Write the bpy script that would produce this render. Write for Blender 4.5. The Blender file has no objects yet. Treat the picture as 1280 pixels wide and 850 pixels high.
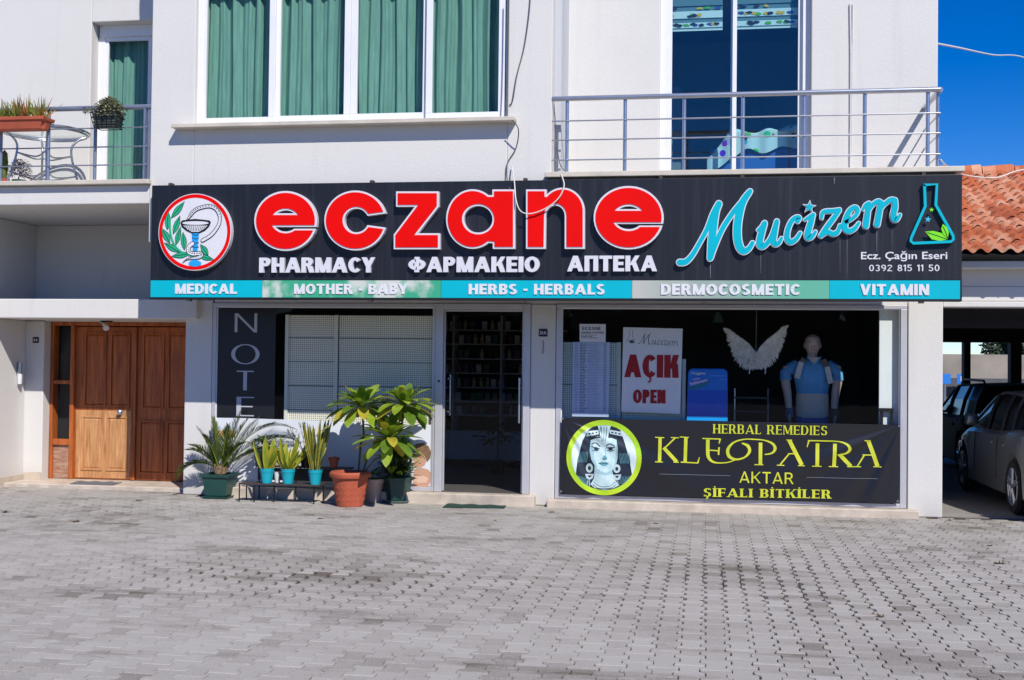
import bpy, bmesh, math, random
import numpy as np
from mathutils import Vector, Matrix
random.seed(7)
R_ = math.radians
scene = bpy.context.scene
COL = scene.collection

# ------------------------------------------------------------------ camera
F = 1482.34                         # focal length in pixels of the 1280 px wide photograph
EYE = (0.0, 0.0, 1.68)
def cam_axes(yaw, pitch, roll):
    cy, sy, cp, sp, cr, sr = math.cos(yaw), math.sin(yaw), math.cos(pitch), math.sin(pitch), math.cos(roll), math.sin(roll)
    f = Vector((-sy*cp, cy*cp, sp)); r = Vector((cy, sy, 0)); u = r.cross(f)
    return cr*r + sr*u, -sr*r + cr*u, f
CX, CU, CF = cam_axes(R_(9.264), R_(1.192), R_(0.669))
cam = bpy.data.cameras.new('camera'); cam.sensor_width = 36; cam.lens = F/1280*36
cam.clip_start = 0.05; cam.clip_end = 3000
cam_o = bpy.data.objects.new('camera', cam); COL.objects.link(cam_o)
cam_o.matrix_world = Matrix(((CX.x, CU.x, -CF.x, EYE[0]), (CX.y, CU.y, -CF.y, EYE[1]), (CX.z, CU.z, -CF.z, EYE[2]), (0, 0, 0, 1)))
scene.camera = cam_o

# ------------------------------------------------------------------ sky, sun, exposure
SUNV = Vector((0.645, -1.0, 1.14)).normalized()
ELEV, AZ = math.asin(SUNV.z), math.atan2(SUNV.x, SUNV.y)
world = bpy.data.worlds.new('World'); scene.world = world; world.use_nodes = True
wn = world.node_tree.nodes; wl = world.node_tree.links
sky = wn.new('ShaderNodeTexSky'); sky.sky_type = 'NISHITA'; sky.sun_disc = False
sky.sun_elevation = ELEV; sky.sun_rotation = AZ; sky.altitude = 600; sky.air_density = 0.85; sky.dust_density = 0.0; sky.ozone_density = 5.0
bg = wn['Background']; bg.inputs['Strength'].default_value = 0.112
hs_ = wn.new('ShaderNodeHueSaturation'); hs_.inputs['Saturation'].default_value = 1.40; hs_.inputs['Hue'].default_value = .516
wl.new(sky.outputs[0], hs_.inputs['Color']); wl.new(hs_.outputs[0], bg.inputs['Color'])
sl = bpy.data.lights.new('sun', 'SUN'); sl.energy = 4.3; sl.angle = R_(0.5); sl.color = (1.0, 0.955, 0.89)
so = bpy.data.objects.new('sun', sl); COL.objects.link(so)
so.rotation_euler = SUNV.to_track_quat('Z', 'Y').to_euler()
so.location = (20, -30, 40)
vs = scene.view_settings; vs.view_transform = 'Standard'; vs.look = 'None'; vs.gamma = 1; vs.use_curve_mapping = False
vs.exposure = 0.17
scene.render.engine = 'CYCLES'
scene.cycles.use_denoising = True; scene.cycles.denoising_prefilter = 'ACCURATE'
scene.cycles.max_bounces = 8; scene.cycles.transparent_max_bounces = 16
scene.cycles.caustics_reflective = False; scene.cycles.caustics_refractive = False

# ------------------------------------------------------------------ measuring helpers
def at(px, py, axis, val):          # the point where a photograph pixel meets the plane x / y / z = val
    d = CX*((px-640)/F) - CU*((py-425)/F) + CF
    t = (val-EYE[axis])/d[axis]
    return Vector(EYE) + d*t
def XZ(px, py, Y):
    p = at(px, py, 1, Y); return (p.x, p.z)
def zoomer(ox, oy, s, Y):           # zoomed-crop coordinates -> (x, z) on a facade-parallel plane
    return lambda x, y: XZ(ox+x/s, oy+y/s, Y)

# ------------------------------------------------------------------ mesh builder
ORG = {}
class MB:
    def __init__(s): s.v, s.f, s.m = [], [], []; s.cur = 0
    def add(s, vs_, fs):
        b = len(s.v); s.v += [tuple(p) for p in vs_]
        for f in fs: s.f.append([b+i for i in f]); s.m.append(s.cur)
        return s
    def box(s, x0, x1, y0, y1, z0, z1):
        return s.add([(x0,y0,z0),(x1,y0,z0),(x1,y1,z0),(x0,y1,z0),(x0,y0,z1),(x1,y0,z1),(x1,y1,z1),(x0,y1,z1)],
                     [(0,3,2,1),(4,5,6,7),(0,1,5,4),(1,2,6,5),(2,3,7,6),(3,0,4,7)])
    def poly(s, pts): return s.add(pts, [list(range(len(pts)))])
    def plate(s, pts, y, depth=0.0):  # outline in (x, z); front face at y, sides run back
        a = sum(pts[i][0]*pts[(i+1) % len(pts)][1]-pts[(i+1) % len(pts)][0]*pts[i][1] for i in range(len(pts)))
        if a < 0: pts = pts[::-1]
        n = len(pts)
        vs_ = [(p[0], y, p[1]) for p in pts]; fs = [list(range(n))]
        if depth:
            vs_ += [(p[0], y+depth, p[1]) for p in pts]
            fs += [(i, n+i, n+(i+1) % n, (i+1) % n) for i in range(n)]
        return s.add(vs_, fs)
    def tube(s, pts, r, n=8, cap=True):
        pts = [Vector(p) for p in pts]; k = len(pts)
        rr = r if isinstance(r, (list, tuple)) else [r]*k
        vs_ = []; up = None
        for i, p in enumerate(pts):
            t = (pts[min(i+1, k-1)]-pts[max(i-1, 0)])
            t = t.normalized() if t.length > 1e-9 else Vector((0,0,1))
            if up is None:
                up = Vector((0,0,1)) if abs(t.z) < .9 else Vector((1,0,0))
            a = t.cross(up); a = a.normalized() if a.length > 1e-6 else Vector((1,0,0)); b = a.cross(t).normalized(); up = b
            for j in range(n):
                w = 2*math.pi*j/n; vs_.append(p+(a*math.cos(w)+b*math.sin(w))*rr[i])
        fs = [(i*n+j, i*n+(j+1) % n, (i+1)*n+(j+1) % n, (i+1)*n+j) for i in range(k-1) for j in range(n)]
        if cap: fs += [list(range(n))[::-1], [(k-1)*n+j for j in range(n)]]
        return s.add(vs_, fs)
    def lathe(s, cx, cy, prof, n=28, sx=1, sy=1, ph=0, pw=None):  # prof: (r, z)
        vs_ = []
        for r, z in prof:
            for j in range(n):
                w = 2*math.pi*j/n+ph; vs_.append((cx+r*math.cos(w)*sx, cy+r*math.sin(w)*sy, z))
        k = len(prof)
        fs = [(i*n+j, i*n+(j+1) % n, (i+1)*n+(j+1) % n, (i+1)*n+j) for i in range(k-1) for j in range(n)]
        fs += [list(range(n))[::-1], [(k-1)*n+j for j in range(n)]]
        return s.add(vs_, fs)
    def loft(s, rings, cap=True):
        n = len(rings[0]); k = len(rings); vs_ = [p for r in rings for p in r]
        fs = [(i*n+j, i*n+(j+1) % n, (i+1)*n+(j+1) % n, (i+1)*n+j) for i in range(k-1) for j in range(n)]
        if cap: fs += [list(range(n))[::-1], [(k-1)*n+j for j in range(n)]]
        return s.add(vs_, fs)
    def grid(s, rows, flip=False):
        n = len(rows[0]); vs_ = [p for r in rows for p in r]; fs = []
        for i in range(len(rows)-1):
            for j in range(n-1):
                q = (i*n+j, i*n+j+1, (i+1)*n+j+1, (i+1)*n+j); fs.append(q[::-1] if flip else q)
        return s.add(vs_, fs)
    def ribbon(s, pts, w, y, depth=0.0, caps=True):  # flat stroke in (x, z) with width(s)
        n = len(pts); ww = w if isinstance(w, (list, tuple)) else [w]*n
        L, Rr = [], []
        for i in range(n):
            a = pts[max(i-1, 0)]; b = pts[min(i+1, n-1)]
            dx, dz = b[0]-a[0], b[1]-a[1]; l = math.hypot(dx, dz) or 1
            nx, nz = -dz/l*ww[i]/2, dx/l*ww[i]/2
            L.append((pts[i][0]+nx, pts[i][1]+nz)); Rr.append((pts[i][0]-nx, pts[i][1]-nz))
        vs_ = [(p[0], y, p[1]) for p in L]+[(p[0], y, p[1]) for p in Rr]
        fs = [(i, n+i, n+i+1, i+1) for i in range(n-1)]
        if depth:
            o = 2*n; vs_ += [(p[0], y+depth, p[2]) for p in vs_]
            fs += [(i+1, i+1+o, i+o, i) for i in range(n-1)]+[(n+i, n+i+o, n+i+1+o, n+i+1) for i in range(n-1)]
            fs += [(0, o, n+o, n), (n-1, 2*n-1, 2*n-1+o, n-1+o)]
        s.add(vs_, fs)
        if caps:
            for k in (0, n-1):
                r = ww[k]/2
                s.plate([(pts[k][0]+r*math.cos(t*math.pi/7), pts[k][1]+r*math.sin(t*math.pi/7)) for t in range(14)], y+0.00005, max(depth-.00005, 0))
        return s
    def build(s, name, mats, parent=None, smooth=False, bevel=0, sub=0, hide=False):
        me = bpy.data.meshes.new(name)
        o = bpy.data.objects.new(name, me); COL.objects.link(o)
        off = Vector((0,0,0))
        if parent is not None:
            off = ORG[parent]; o.parent = parent
        ORG[o] = off.copy()
        me.from_pydata([(p[0]-off.x, p[1]-off.y, p[2]-off.z) for p in s.v], [], s.f)
        for m in (mats if isinstance(mats, (list, tuple)) else [mats]): me.materials.append(m)
        me.polygons.foreach_set('material_index', s.m)
        if smooth is True: me.polygons.foreach_set('use_smooth', [True]*len(me.polygons))
        elif smooth: 
            me.polygons.foreach_set('use_smooth', [True]*len(me.polygons)); me.set_sharp_from_angle(angle=R_(smooth))
        me.update()
        if bevel:
            b = o.modifiers.new('bevel', 'BEVEL'); b.width = bevel; b.segments = 2; b.limit_method = 'ANGLE'; b.angle_limit = R_(40)
        if sub:
            b = o.modifiers.new('sub', 'SUBSURF'); b.levels = b.render_levels = sub
        return o
def smooth_line(pts, per=8):
    out = []; n = len(pts)
    for i in range(n-1):
        p0, p1, p2, p3 = (np.array(pts[max(0, min(n-1, j))], float) for j in (i-1, i, i+1, i+2))
        for k in range(per):
            t = k/per
            out.append(tuple(.5*((2*p1)+(-p0+p2)*t+(2*p0-5*p1+4*p2-p3)*t*t+(-p0+3*p1-3*p2+p3)*t**3)))
    out.append(tuple(pts[-1])); return out
def tag(o, label, cat, group=None):
    o['label'] = label; o['category'] = cat
    if group: o['group'] = group
    return o
def thing(name, label, cat, loc=(0,0,0), group=None):
    o = bpy.data.objects.new(name, None); COL.objects.link(o); o.location = loc; o.empty_display_size = .2
    ORG[o] = Vector(loc); return tag(o, label, cat, group)
def struct(o, kind='structure'): o['kind'] = kind; return o
def copy_tree(o, parent=None):
    c = o.copy(); COL.objects.link(c)
    if parent is not None: c.parent = parent
    for ch in o.children: copy_tree(ch, c)
    return c

# ------------------------------------------------------------------ materials
def lin(h):
    h = h.lstrip('#'); out = []
    for i in (0, 2, 4):
        c = int(h[i:i+2], 16)/255; out.append(c/12.92 if c <= .04045 else ((c+.055)/1.055)**2.4)
    return out
def mat(name, col, rough=.6, metal=0., var=0., vscale=4., bump=0., bscale=60., spec=.5, var2=None, coat=0., stretch=None, trans=0.):
    m = bpy.data.materials.new(name); m.use_nodes = True; nt = m.node_tree; N = nt.nodes; L = nt.links
    b = N['Principled BSDF']; c = lin(col) if isinstance(col, str) else list(col)
    b.inputs['Base Color'].default_value = (*c, 1); b.inputs['Roughness'].default_value = rough; b.inputs['Metallic'].default_value = metal
    b.inputs['Specular IOR Level'].default_value = spec
    if coat: b.inputs['Coat Weight'].default_value = coat; b.inputs['Coat Roughness'].default_value = .05
    if var or bump:
        g = N.new('ShaderNodeNewGeometry'); mp = N.new('ShaderNodeMapping'); L.new(g.outputs['Position'], mp.inputs[0])
        if stretch: mp.inputs['Scale'].default_value = stretch
    if var:
        t = N.new('ShaderNodeTexNoise'); t.inputs['Scale'].default_value = vscale; t.inputs['Detail'].default_value = 7; t.inputs['Roughness'].default_value = .62
        L.new(mp.outputs[0], t.inputs['Vector'])
        r = N.new('ShaderNodeMapRange'); r.inputs[1].default_value = .3; r.inputs[2].default_value = .7; L.new(t.outputs[0], r.inputs[0])
        x = N.new('ShaderNodeMix'); x.data_type = 'RGBA'; L.new(r.outputs[0], x.inputs['Factor'])
        c2 = lin(var2) if isinstance(var2, str) else [k*(1-var) for k in c]
        x.inputs[6].default_value = (*c2, 1); x.inputs[7].default_value = (*[min(1, k*(1+var*.35)) for k in c], 1)
        L.new(x.outputs[2], b.inputs['Base Color'])
    if bump:
        t2 = N.new('ShaderNodeTexNoise'); t2.inputs['Scale'].default_value = bscale; t2.inputs['Detail'].default_value = 5; L.new(mp.outputs[0], t2.inputs['Vector'])
        bp = N.new('ShaderNodeBump'); bp.inputs['Strength'].default_value = bump; bp.inputs['Distance'].default_value = .01
        L.new(t2.outputs[0], bp.inputs['Height']); L.new(bp.outputs[0], b.inputs['Normal'])
    if trans:
        tr = N.new('ShaderNodeBsdfTranslucent'); mx = N.new('ShaderNodeMixShader'); mx.inputs[0].default_value = trans
        if var: L.new(x.outputs[2], tr.inputs[0])
        else: tr.inputs[0].default_value = (*c, 1)
        L.new(b.outputs[0], mx.inputs[1]); L.new(tr.outputs[0], mx.inputs[2]); L.new(mx.outputs[0], N['Material Output'].inputs[0])
    return m
def glass_mat(name, tint=(.86,.9,.9), ior=1.5, refl=1.0):
    m = bpy.data.materials.new(name); m.use_nodes = True; nt = m.node_tree; N = nt.nodes; L = nt.links
    N.remove(N['Principled BSDF'])
    t = N.new('ShaderNodeBsdfTransparent'); t.inputs[0].default_value = (*tint, 1)
    g = N.new('ShaderNodeBsdfGlossy'); g.inputs['Roughness'].default_value = .015; g.inputs[0].default_value = (refl,)*3+(1,)
    nz = N.new('ShaderNodeTexNoise'); nz.inputs['Scale'].default_value = 1.3
    ge = N.new('ShaderNodeNewGeometry'); L.new(ge.outputs['Position'], nz.inputs['Vector'])
    bp = N.new('ShaderNodeBump'); bp.inputs['Strength'].default_value = .05; bp.inputs['Distance'].default_value = .02; L.new(nz.outputs[0], bp.inputs['Height']); L.new(bp.outputs[0], g.inputs['Normal'])
    # thin pane: Schlick reflectance from the two sides alike
    f0 = ((ior-1)/(ior+1))**2
    dt = N.new('ShaderNodeVectorMath'); dt.operation = 'DOT_PRODUCT'; L.new(ge.outputs['Normal'], dt.inputs[0]); L.new(ge.outputs['Incoming'], dt.inputs[1])
    c_ = mathn(N, L, 'SUBTRACT', 1.0, mathn(N, L, 'ABSOLUTE', dt.outputs['Value']))
    fr_ = mathn(N, L, 'ADD', mathn(N, L, 'MULTIPLY', mathn(N, L, 'POWER', c_, 5.0), 1-f0), f0)
    mx = N.new('ShaderNodeMixShader'); L.new(fr_, mx.inputs[0]); L.new(t.outputs[0], mx.inputs[1]); L.new(g.outputs[0], mx.inputs[2])
    L.new(mx.outputs[0], N['Material Output'].inputs[0]); return m
def nodes_of(m): return m.node_tree.nodes, m.node_tree.links, m.node_tree.nodes['Principled BSDF']
def mathn(N, L, op, a, b=None):
    n = N.new('ShaderNodeMath'); n.operation = op
    for i, x in enumerate((a, b)):
        if x is None: continue
        if isinstance(x, (int, float)): n.inputs[i].default_value = x
        else: L.new(x, n.inputs[i])
    return n.outputs[0]

def plaster_mat():
    m = mat('white_plaster', (.77,.765,.765), .85, bump=.22, bscale=45)
    N, L, b = nodes_of(m)
    g = N.new('ShaderNodeNewGeometry'); sp = N.new('ShaderNodeSeparateXYZ'); L.new(g.outputs['Position'], sp.inputs[0])
    t = N.new('ShaderNodeTexNoise'); t.inputs['Scale'].default_value = .9; t.inputs['Detail'].default_value = 9; t.inputs['Roughness'].default_value = .65; L.new(g.outputs['Position'], t.inputs[0])
    mp = N.new('ShaderNodeMapping'); mp.inputs['Scale'].default_value = (7, 7, .35); L.new(g.outputs['Position'], mp.inputs[0])
    t2 = N.new('ShaderNodeTexNoise'); t2.inputs['Scale'].default_value = 1.2; t2.inputs['Detail'].default_value = 4; L.new(mp.outputs[0], t2.inputs[0])
    # splash-back dirt within a hand's breadth of the ground
    low = N.new('ShaderNodeMapRange'); low.inputs[1].default_value = .02; low.inputs[2].default_value = .30; low.inputs[3].default_value = .95; low.inputs[4].default_value = 0; L.new(sp.outputs[2], low.inputs[0])
    dirt = mathn(N, L, 'MULTIPLY', low.outputs[0], t.outputs[0])
    r = N.new('ShaderNodeMapRange'); r.inputs[1].default_value = .52; r.inputs[2].default_value = .8; r.inputs[4].default_value = .16; L.new(t.outputs[0], r.inputs[0])
    r2 = N.new('ShaderNodeMapRange'); r2.inputs[1].default_value = .58; r2.inputs[2].default_value = .82; r2.inputs[4].default_value = .22; L.new(t2.outputs[0], r2.inputs[0])
    s_ = mathn(N, L, 'ADD', r.outputs[0], r2.outputs[0]); s_ = mathn(N, L, 'ADD', s_, dirt)
    x = N.new('ShaderNodeMix'); x.data_type = 'RGBA'; L.new(s_, x.inputs['Factor'])
    x.inputs[6].default_value = (.665,.648,.618,1); x.inputs[7].default_value = (.46,.43,.40,1); L.new(x.outputs[2], b.inputs['Base Color'])
    return m
M = {}
M['plaster'] = plaster_mat()
M['stone_trim'] = mat('marble_trim', '#cfc6b6', .5, var=.22, vscale=3, bump=.08)
M['step_stone'] = mat('cream_step_stone', '#cdbfae', .55, var=.28, vscale=5, bump=.15, bscale=30)
M['tile_floor'] = mat('stone_floor', '#a89c90', .4, var=.2, vscale=3)
M['alu'] = mat('white_aluminium', '#c4c4c9', .38, metal=.25, var=.08, vscale=6)
M['pvc'] = mat('white_pvc', '#e6e6ea', .35, var=.05, vscale=5)
M['steel'] = mat('brushed_steel', '#b9bdc6', .3, metal=.85, var=.12, vscale=8)
M['greysteel'] = mat('grey_rail_paint', '#8f98a8', .35, metal=.5, var=.15, vscale=9)
M['darkmetal'] = mat('black_metal', '#17181b', .45, metal=.3, var=.2, vscale=12)
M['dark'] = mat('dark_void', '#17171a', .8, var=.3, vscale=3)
M['glass'] = glass_mat('shop_glass', (.97,.98,.975), 1.27)
M['glass_blue'] = glass_mat('tinted_blue_glass', (.70,.88,.94), 1.9)
M['glass_green'] = glass_mat('tinted_green_glass', (.80,.90,.87), 1.3)
M['black'] = mat('black_print', '#101114', .5)
M['white'] = mat('white_print', '#dcdce0', .5, var=.06, vscale=5)
M['teal'] = mat('teal_acrylic', '#00b4c6', .32, var=.07, vscale=2)
M['red'] = mat('red_acrylic', (.80,.002,.001), .55, var=.06, vscale=3, spec=.12)
M['rust'] = mat('rusty_clip', '#4b3f38', .8, var=.3, vscale=30)
M['cable_w'] = mat('white_cable', '#d8d5d0', .5, var=.1, vscale=8)
M['cable_g'] = mat('grey_cable', '#55565c', .6, var=.1, vscale=8)

# ------------------------------------------------------------------ block lettering from stems, bars and bowls
def glyph(ch, s, b, serif=0.0, thin=None):
    """polygons of one capital, height 1; s = stem width, b = bar height; returns (polys, width)"""
    P = []; th = thin or s
    def V(x, y0=0, y1=1, w=None):
        w = w or s; P.append([(x,y0),(x+w,y0),(x+w,y1),(x,y1)])
        if serif:
            if y0 == 0: SF(x+w/2, 0, w)
            if y1 == 1: SF(x+w/2, 1, w)
    def SF(cx, y, w=None):
        if not serif: return
        h = b*.8; e = (w or s)/2+serif
        P.append([(cx-e, y),(cx+e, y),(cx+e, y+(h if y < .5 else -h)),(cx-e, y+(h if y < .5 else -h))])
    def H(x0, x1, y, bb=None): bb = bb or b; P.append([(x0,y),(x1,y),(x1,y+bb),(x0,y+bb)])
    def D(x0, y0, x1, y1, w=None): w = w or s; P.append([(x0,y0),(x0+w,y0),(x1+w,y1),(x1,y1)])
    def A(cx, cy, rx, ry, a0, a1, sx=None, by=None):
        sx = sx or s; by = by or b; n = max(4, int(abs(a1-a0)/9)); o, i = [], []
        for k in range(n+1):
            t = R_(a0+(a1-a0)*k/n); o.append((cx+rx*math.cos(t), cy+ry*math.sin(t))); i.append((cx+(rx-sx)*math.cos(t), cy+(ry-by)*math.sin(t)))
        for k in range(n): P.append([o[k], o[k+1], i[k+1], i[k]])
    W = .78
    c = {'Α':'A','Ρ':'P','Μ':'M','Κ':'K','Ε':'E','Ι':'I','Ο':'O','Т':'T','Е':'E','К':'K','А':'A'}.get(ch, ch)
    if c == 'A':
        W = .86+s*.3; m = W/2
        D(0,0,m-th/2,1,th); D(W-s,0,m-s/2,1,s); H(W*.2,W*.8,.22); SF(th/2,0,th); SF(W-s/2,0)
    elif c in 'BPR':
        W = .72 if c != 'R' else .8; V(0); x = s*.9
        if c == 'B':
            cx = W-.27; H(x,cx,1-b); H(x,cx,.5-b/2); H(x,cx,0); A(cx-.03,.745,.27,.255,-90,90); A(cx,.265,.27,.265,-90,90)
        else:
            cx = .7-.29; H(x,cx,1-b); H(x,cx,.42); A(cx,.71,.29,.29,-90,90)
            if c == 'R': D(W-s*1.05,0,.36,.44,s*1.05); SF(W-s*.5,0)
    elif c in 'CÇG':
        W = .75; A(.42,.5,.42,.5,40,320)
        if c == 'Ç': P.append([(.38,0),(.48,0),(.52,-.1),(.44,-.22),(.3,-.22),(.3,-.16),(.4,-.15),(.42,-.09)])
        if serif: P.append([(.7,.68),(.76,.68),(.76,1),(.7,.95)])
    elif c == 'D': W = .8; V(0); H(s*.9,.36,1-b); H(s*.9,.36,0); A(.36,.5,.44,.5,-90,90)
    elif c in 'EF':
        W = .64; V(0); H(s*.9,W,1-b); H(s*.9,W*.92,.5-b/2)
        if c == 'E': H(s*.9,W,0)
        if serif:
            H(W-.05,W,1-b-.14,.15); H(W*.92-.05,W*.92,.4,.2)
            if c == 'E': H(W-.05,W,.05,.15)
    elif c == 'H': W = .8; V(0); V(W-s); H(s*.9,W-s*.9,.5-b/2)
    elif c in 'Iİ':
        W = s; V(0)
        if c == 'İ': P.append([(s*.5-.07,1.08),(s*.5+.07,1.08),(s*.5+.07,1.22),(s*.5-.07,1.22)])
    elif c == 'K': W = .82; V(0); D(s*.8,.40,W-th,1,th); D(W-s,0,s*1.15,.62,s); SF(W-s*.4,0); SF(W-th*.6,1,th)
    elif c == 'L': W = .62; V(0); H(s*.9,W,0); (H(W-.05,W,.05,.16) if serif else None)
    elif c == 'M': W = .98; V(0,0,1,th); V(W-s); D(W/2-s/2,.0 if not serif else .08,th*.2,1,s*.9); D(W/2-th*.45,.0 if not serif else .08,W-s*.9,1,th*.9)
    elif c == 'N': W = .8; V(0,0,1,th); V(W-th,0,1,th); D(W-s*1.1,0,0,1,s*1.1)
    elif c == 'O' or c == '0': W = .88 if c == 'O' else .6; A(W/2,.5,W/2,.5,0,360)
    elif c == 'П': W = .8; V(0); V(W-s); H(s*.9,W-s*.9,1-b)
    elif c in 'SŞ':
        W = .68; A(.34,.73,.32,.27,25,270); A(.34,.27,.34,.27,-155,90)
        if c == 'Ş': P.append([(.3,0),(.4,0),(.44,-.1),(.36,-.24),(.22,-.24),(.22,-.17),(.32,-.16),(.34,-.09)])
        if serif: P.append([(.58,.72),(.63,.72),(.63,1),(.58,.95)]); P.append([(.03,.28),(.08,.28),(.08,.05),(.03,0)])
    elif c == 'T': W = .74; V(W/2-s/2,0,1-b*.9); H(0,W,1-b); SF(W/2,0); (H(0,.05,.8,.2), H(W-.05,W,.8,.2)) if serif else None
    elif c == 'V': W = .84; m = W/2; D(m-s/2,0,0,1); D(m-th/2,0,W-th,1,th)
    elif c == 'Y': W = .84; m = W/2; V(m-s/2,0,.45); D(m-s/2,.38,0,1); D(m-th/2,.38,W-th,1,th)
    elif c == 'Z': W = .74; H(0,W,1-b); H(0,W,0); D(0,b*.5,W-s*1.15,1-b*.5,s*1.15); (H(0,.05,.8,.2), H(W-.05,W,0,.2)) if serif else None
    elif c == 'Φ': W = 1.02; V(W/2-s/2); A(W/2,.5,W/2,.36,0,360)
    elif c == '1': W = s+.14; V(.14); P.append([(0,.72),(.14,.8),(.14,1),(0,.9)])
    elif c == '3': W = .58; A(.28,.74,.28,.26,-80,150); A(.28,.27,.30,.27,-150,85)
    elif c == '5': W = .58; H(.06,.54,1-b); V(.05,.5,1,s); A(.27,.32,.31,.32,-150,120)
    elif c == '8': W = .6; A(.3,.74,.27,.26,0,360); A(.3,.27,.3,.27,0,360)
    elif c == '9': W = .6; A(.3,.70,.3,.30,0,360); A(.18,.54,.42,.54,-80,5)
    elif c == '2': W = .6; A(.3,.72,.3,.28,-20,170); D(0,b*.6,.42-s*.5,.62,s); H(0,W,0)
    elif c == '6': W = .6; A(.3,.3,.3,.3,0,360); A(.42,.46,.42,.54,100,185)
    elif c == '-': W = .32; H(0,.32,.34)
    elif c == '.': W = s; H(0,s,0,s)
    elif c == ' ': W = .34
    return P, W
def lettering(mb, text, x0, x1, z0, z1, y, depth=0., s=.27, b=.2, gap=.09, serif=0., thin=None, slant=0.):
    run = []; x = 0
    for ch in text:
        P, W = glyph(ch, s, b, serif, thin); run.append((P, x)); x += W+gap
    x -= gap; k = (x1-x0)/x; h = z1-z0; i = 0
    for P, ox in run:
        for pl in P:
            i += 1; dy = -.0002*(i % 6)
            mb.plate([(x0+(p[0]+ox+slant*p[1])*k, z0+p[1]*h) for p in pl], y+dy, max(depth-dy, 0))
    return mb
def text_mesh(name, body, m, parent, x0, x1, z, y, h=None, offset=0.0, extrude=0.0015):
    """small print in the built-in typeface, turned into a mesh; spans x0..x1, baseline z, facing -Y"""
    c = bpy.data.curves.new(name, 'FONT'); c.body = body; c.size = 1; c.offset = offset; c.extrude = 0
    o = bpy.data.objects.new(name, c); COL.objects.link(o); bpy.context.view_layer.update()
    me = bpy.data.meshes.new_from_object(o.evaluated_get(bpy.context.evaluated_depsgraph_get()))
    bpy.data.objects.remove(o); bpy.data.curves.remove(c)
    vs_ = [v.co.copy() for v in me.vertices]; mnx = min(v.x for v in vs_); mxx = max(v.x for v in vs_)
    k = (x1-x0)/(mxx-mnx); kz = k if h is None else h/.72
    mb = MB(); mb.add([(x0+(v.x-mnx)*k, y, z+v.y*kz) for v in vs_], [list(p.vertices) for p in me.polygons])
    bpy.data.meshes.remove(me)
    return mb.build(name, m, parent)
def curve_mesh(loops, offset, depth, y):
    """filled outline(s) (x, z), holes by nesting, grown by offset; returns an MB with its front face at y"""
    c = bpy.data.curves.new('tmp', 'CURVE'); c.dimensions = '2D'; c.fill_mode = 'FRONT' if depth else 'FRONT'; c.extrude = depth/2; c.offset = offset
    if depth: c.fill_mode = 'BOTH'
    for lp in loops:
        sp = c.splines.new('POLY'); sp.points.add(len(lp)-1); sp.use_cyclic_u = True
        for i, p in enumerate(lp): sp.points[i].co = (p[0], p[1], 0, 1)
    o = bpy.data.objects.new('tmp', c); COL.objects.link(o); bpy.context.view_layer.update()
    me = bpy.data.meshes.new_from_object(o.evaluated_get(bpy.context.evaluated_depsgraph_get()))
    mb = MB(); mb.add([(v.co.x, y+depth/2-v.co.z, v.co.y) for v in me.vertices], [list(p.vertices) for p in me.polygons])
    bpy.data.objects.remove(o); bpy.data.curves.remove(c); bpy.data.meshes.remove(me)
    return mb
def circle(cx, cz, rx, rz=None, n=48): 
    rz = rz or rx
    return [(cx+rx*math.cos(2*math.pi*i/n), cz+rz*math.sin(2*math.pi*i/n)) for i in range(n)]
# ------------------------------------------------------------------ ground and paving
def ground_mat():
    m = mat('bounce_pale_ground', (.30,.285,.265), .9, var=.25, vscale=.7, bump=.3, bscale=80); return m  # outer ground made paler so it bounces more light into the shaded front
g = MB(); g.add([(-400,-400,-.03),(400,-400,-.03),(400,400,-.03),(-400,400,-.03)], [(0,1,2,3)])
struct(g.build('ground', ground_mat()))

def paver_mat():
    m = mat('concrete_pavers', (.30,.29,.285), .88, bump=.35, bscale=170)
    N, L, b = nodes_of(m)
    a = N.new('ShaderNodeAttribute'); a.attribute_name = 'tone'
    g_ = N.new('ShaderNodeNewGeometry')
    t = N.new('ShaderNodeTexNoise'); t.inputs['Scale'].default_value = .55; t.inputs['Detail'].default_value = 8; t.inputs['Roughness'].default_value = .6; L.new(g_.outputs['Position'], t.inputs[0])
    mp = N.new('ShaderNodeMapping'); mp.inputs['Scale'].default_value = (.5, 2.2, 1); L.new(g_.outputs['Position'], mp.inputs[0])
    t2 = N.new('ShaderNodeTexNoise'); t2.inputs['Scale'].default_value = 1.1; t2.inputs['Detail'].default_value = 6; t2.inputs['Roughness'].default_value = .7; L.new(mp.outputs[0], t2.inputs[0])
    t3 = N.new('ShaderNodeTexNoise'); t3.inputs['Scale'].default_value = 120; t3.inputs['Detail'].default_value = 3; L.new(g_.outputs['Position'], t3.inputs[0])
    def rng(o, a0, a1, b0, b1):
        r = N.new('ShaderNodeMapRange'); r.inputs[1].default_value = a0; r.inputs[2].default_value = a1; r.inputs[3].default_value = b0; r.inputs[4].default_value = b1; L.new(o, r.inputs[0]); return r.outputs[0]
    v = mathn(N, L, 'ADD', a.outputs['Fac'], rng(t.outputs[0], .3, .7, -.10, .10))
    v = mathn(N, L, 'SUBTRACT', v, rng(t2.outputs[0], .54, .74, 0, .42))
    v = mathn(N, L, 'ADD', v, rng(t3.outputs[0], .3, .7, -.16, .16))
    cr = N.new('ShaderNodeValToRGB'); L.new(v, cr.inputs[0])
    e = cr.color_ramp.elements; e[0].position = .0; e[0].color = (.125,.10,.078,1); e[1].position = 1; e[1].color = (.51,.485,.45,1)
    k = e.new(.5); k.color = (.395,.366,.330,1)
    L.new(cr.outputs[0], b.inputs['Base Color']); return m
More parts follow.
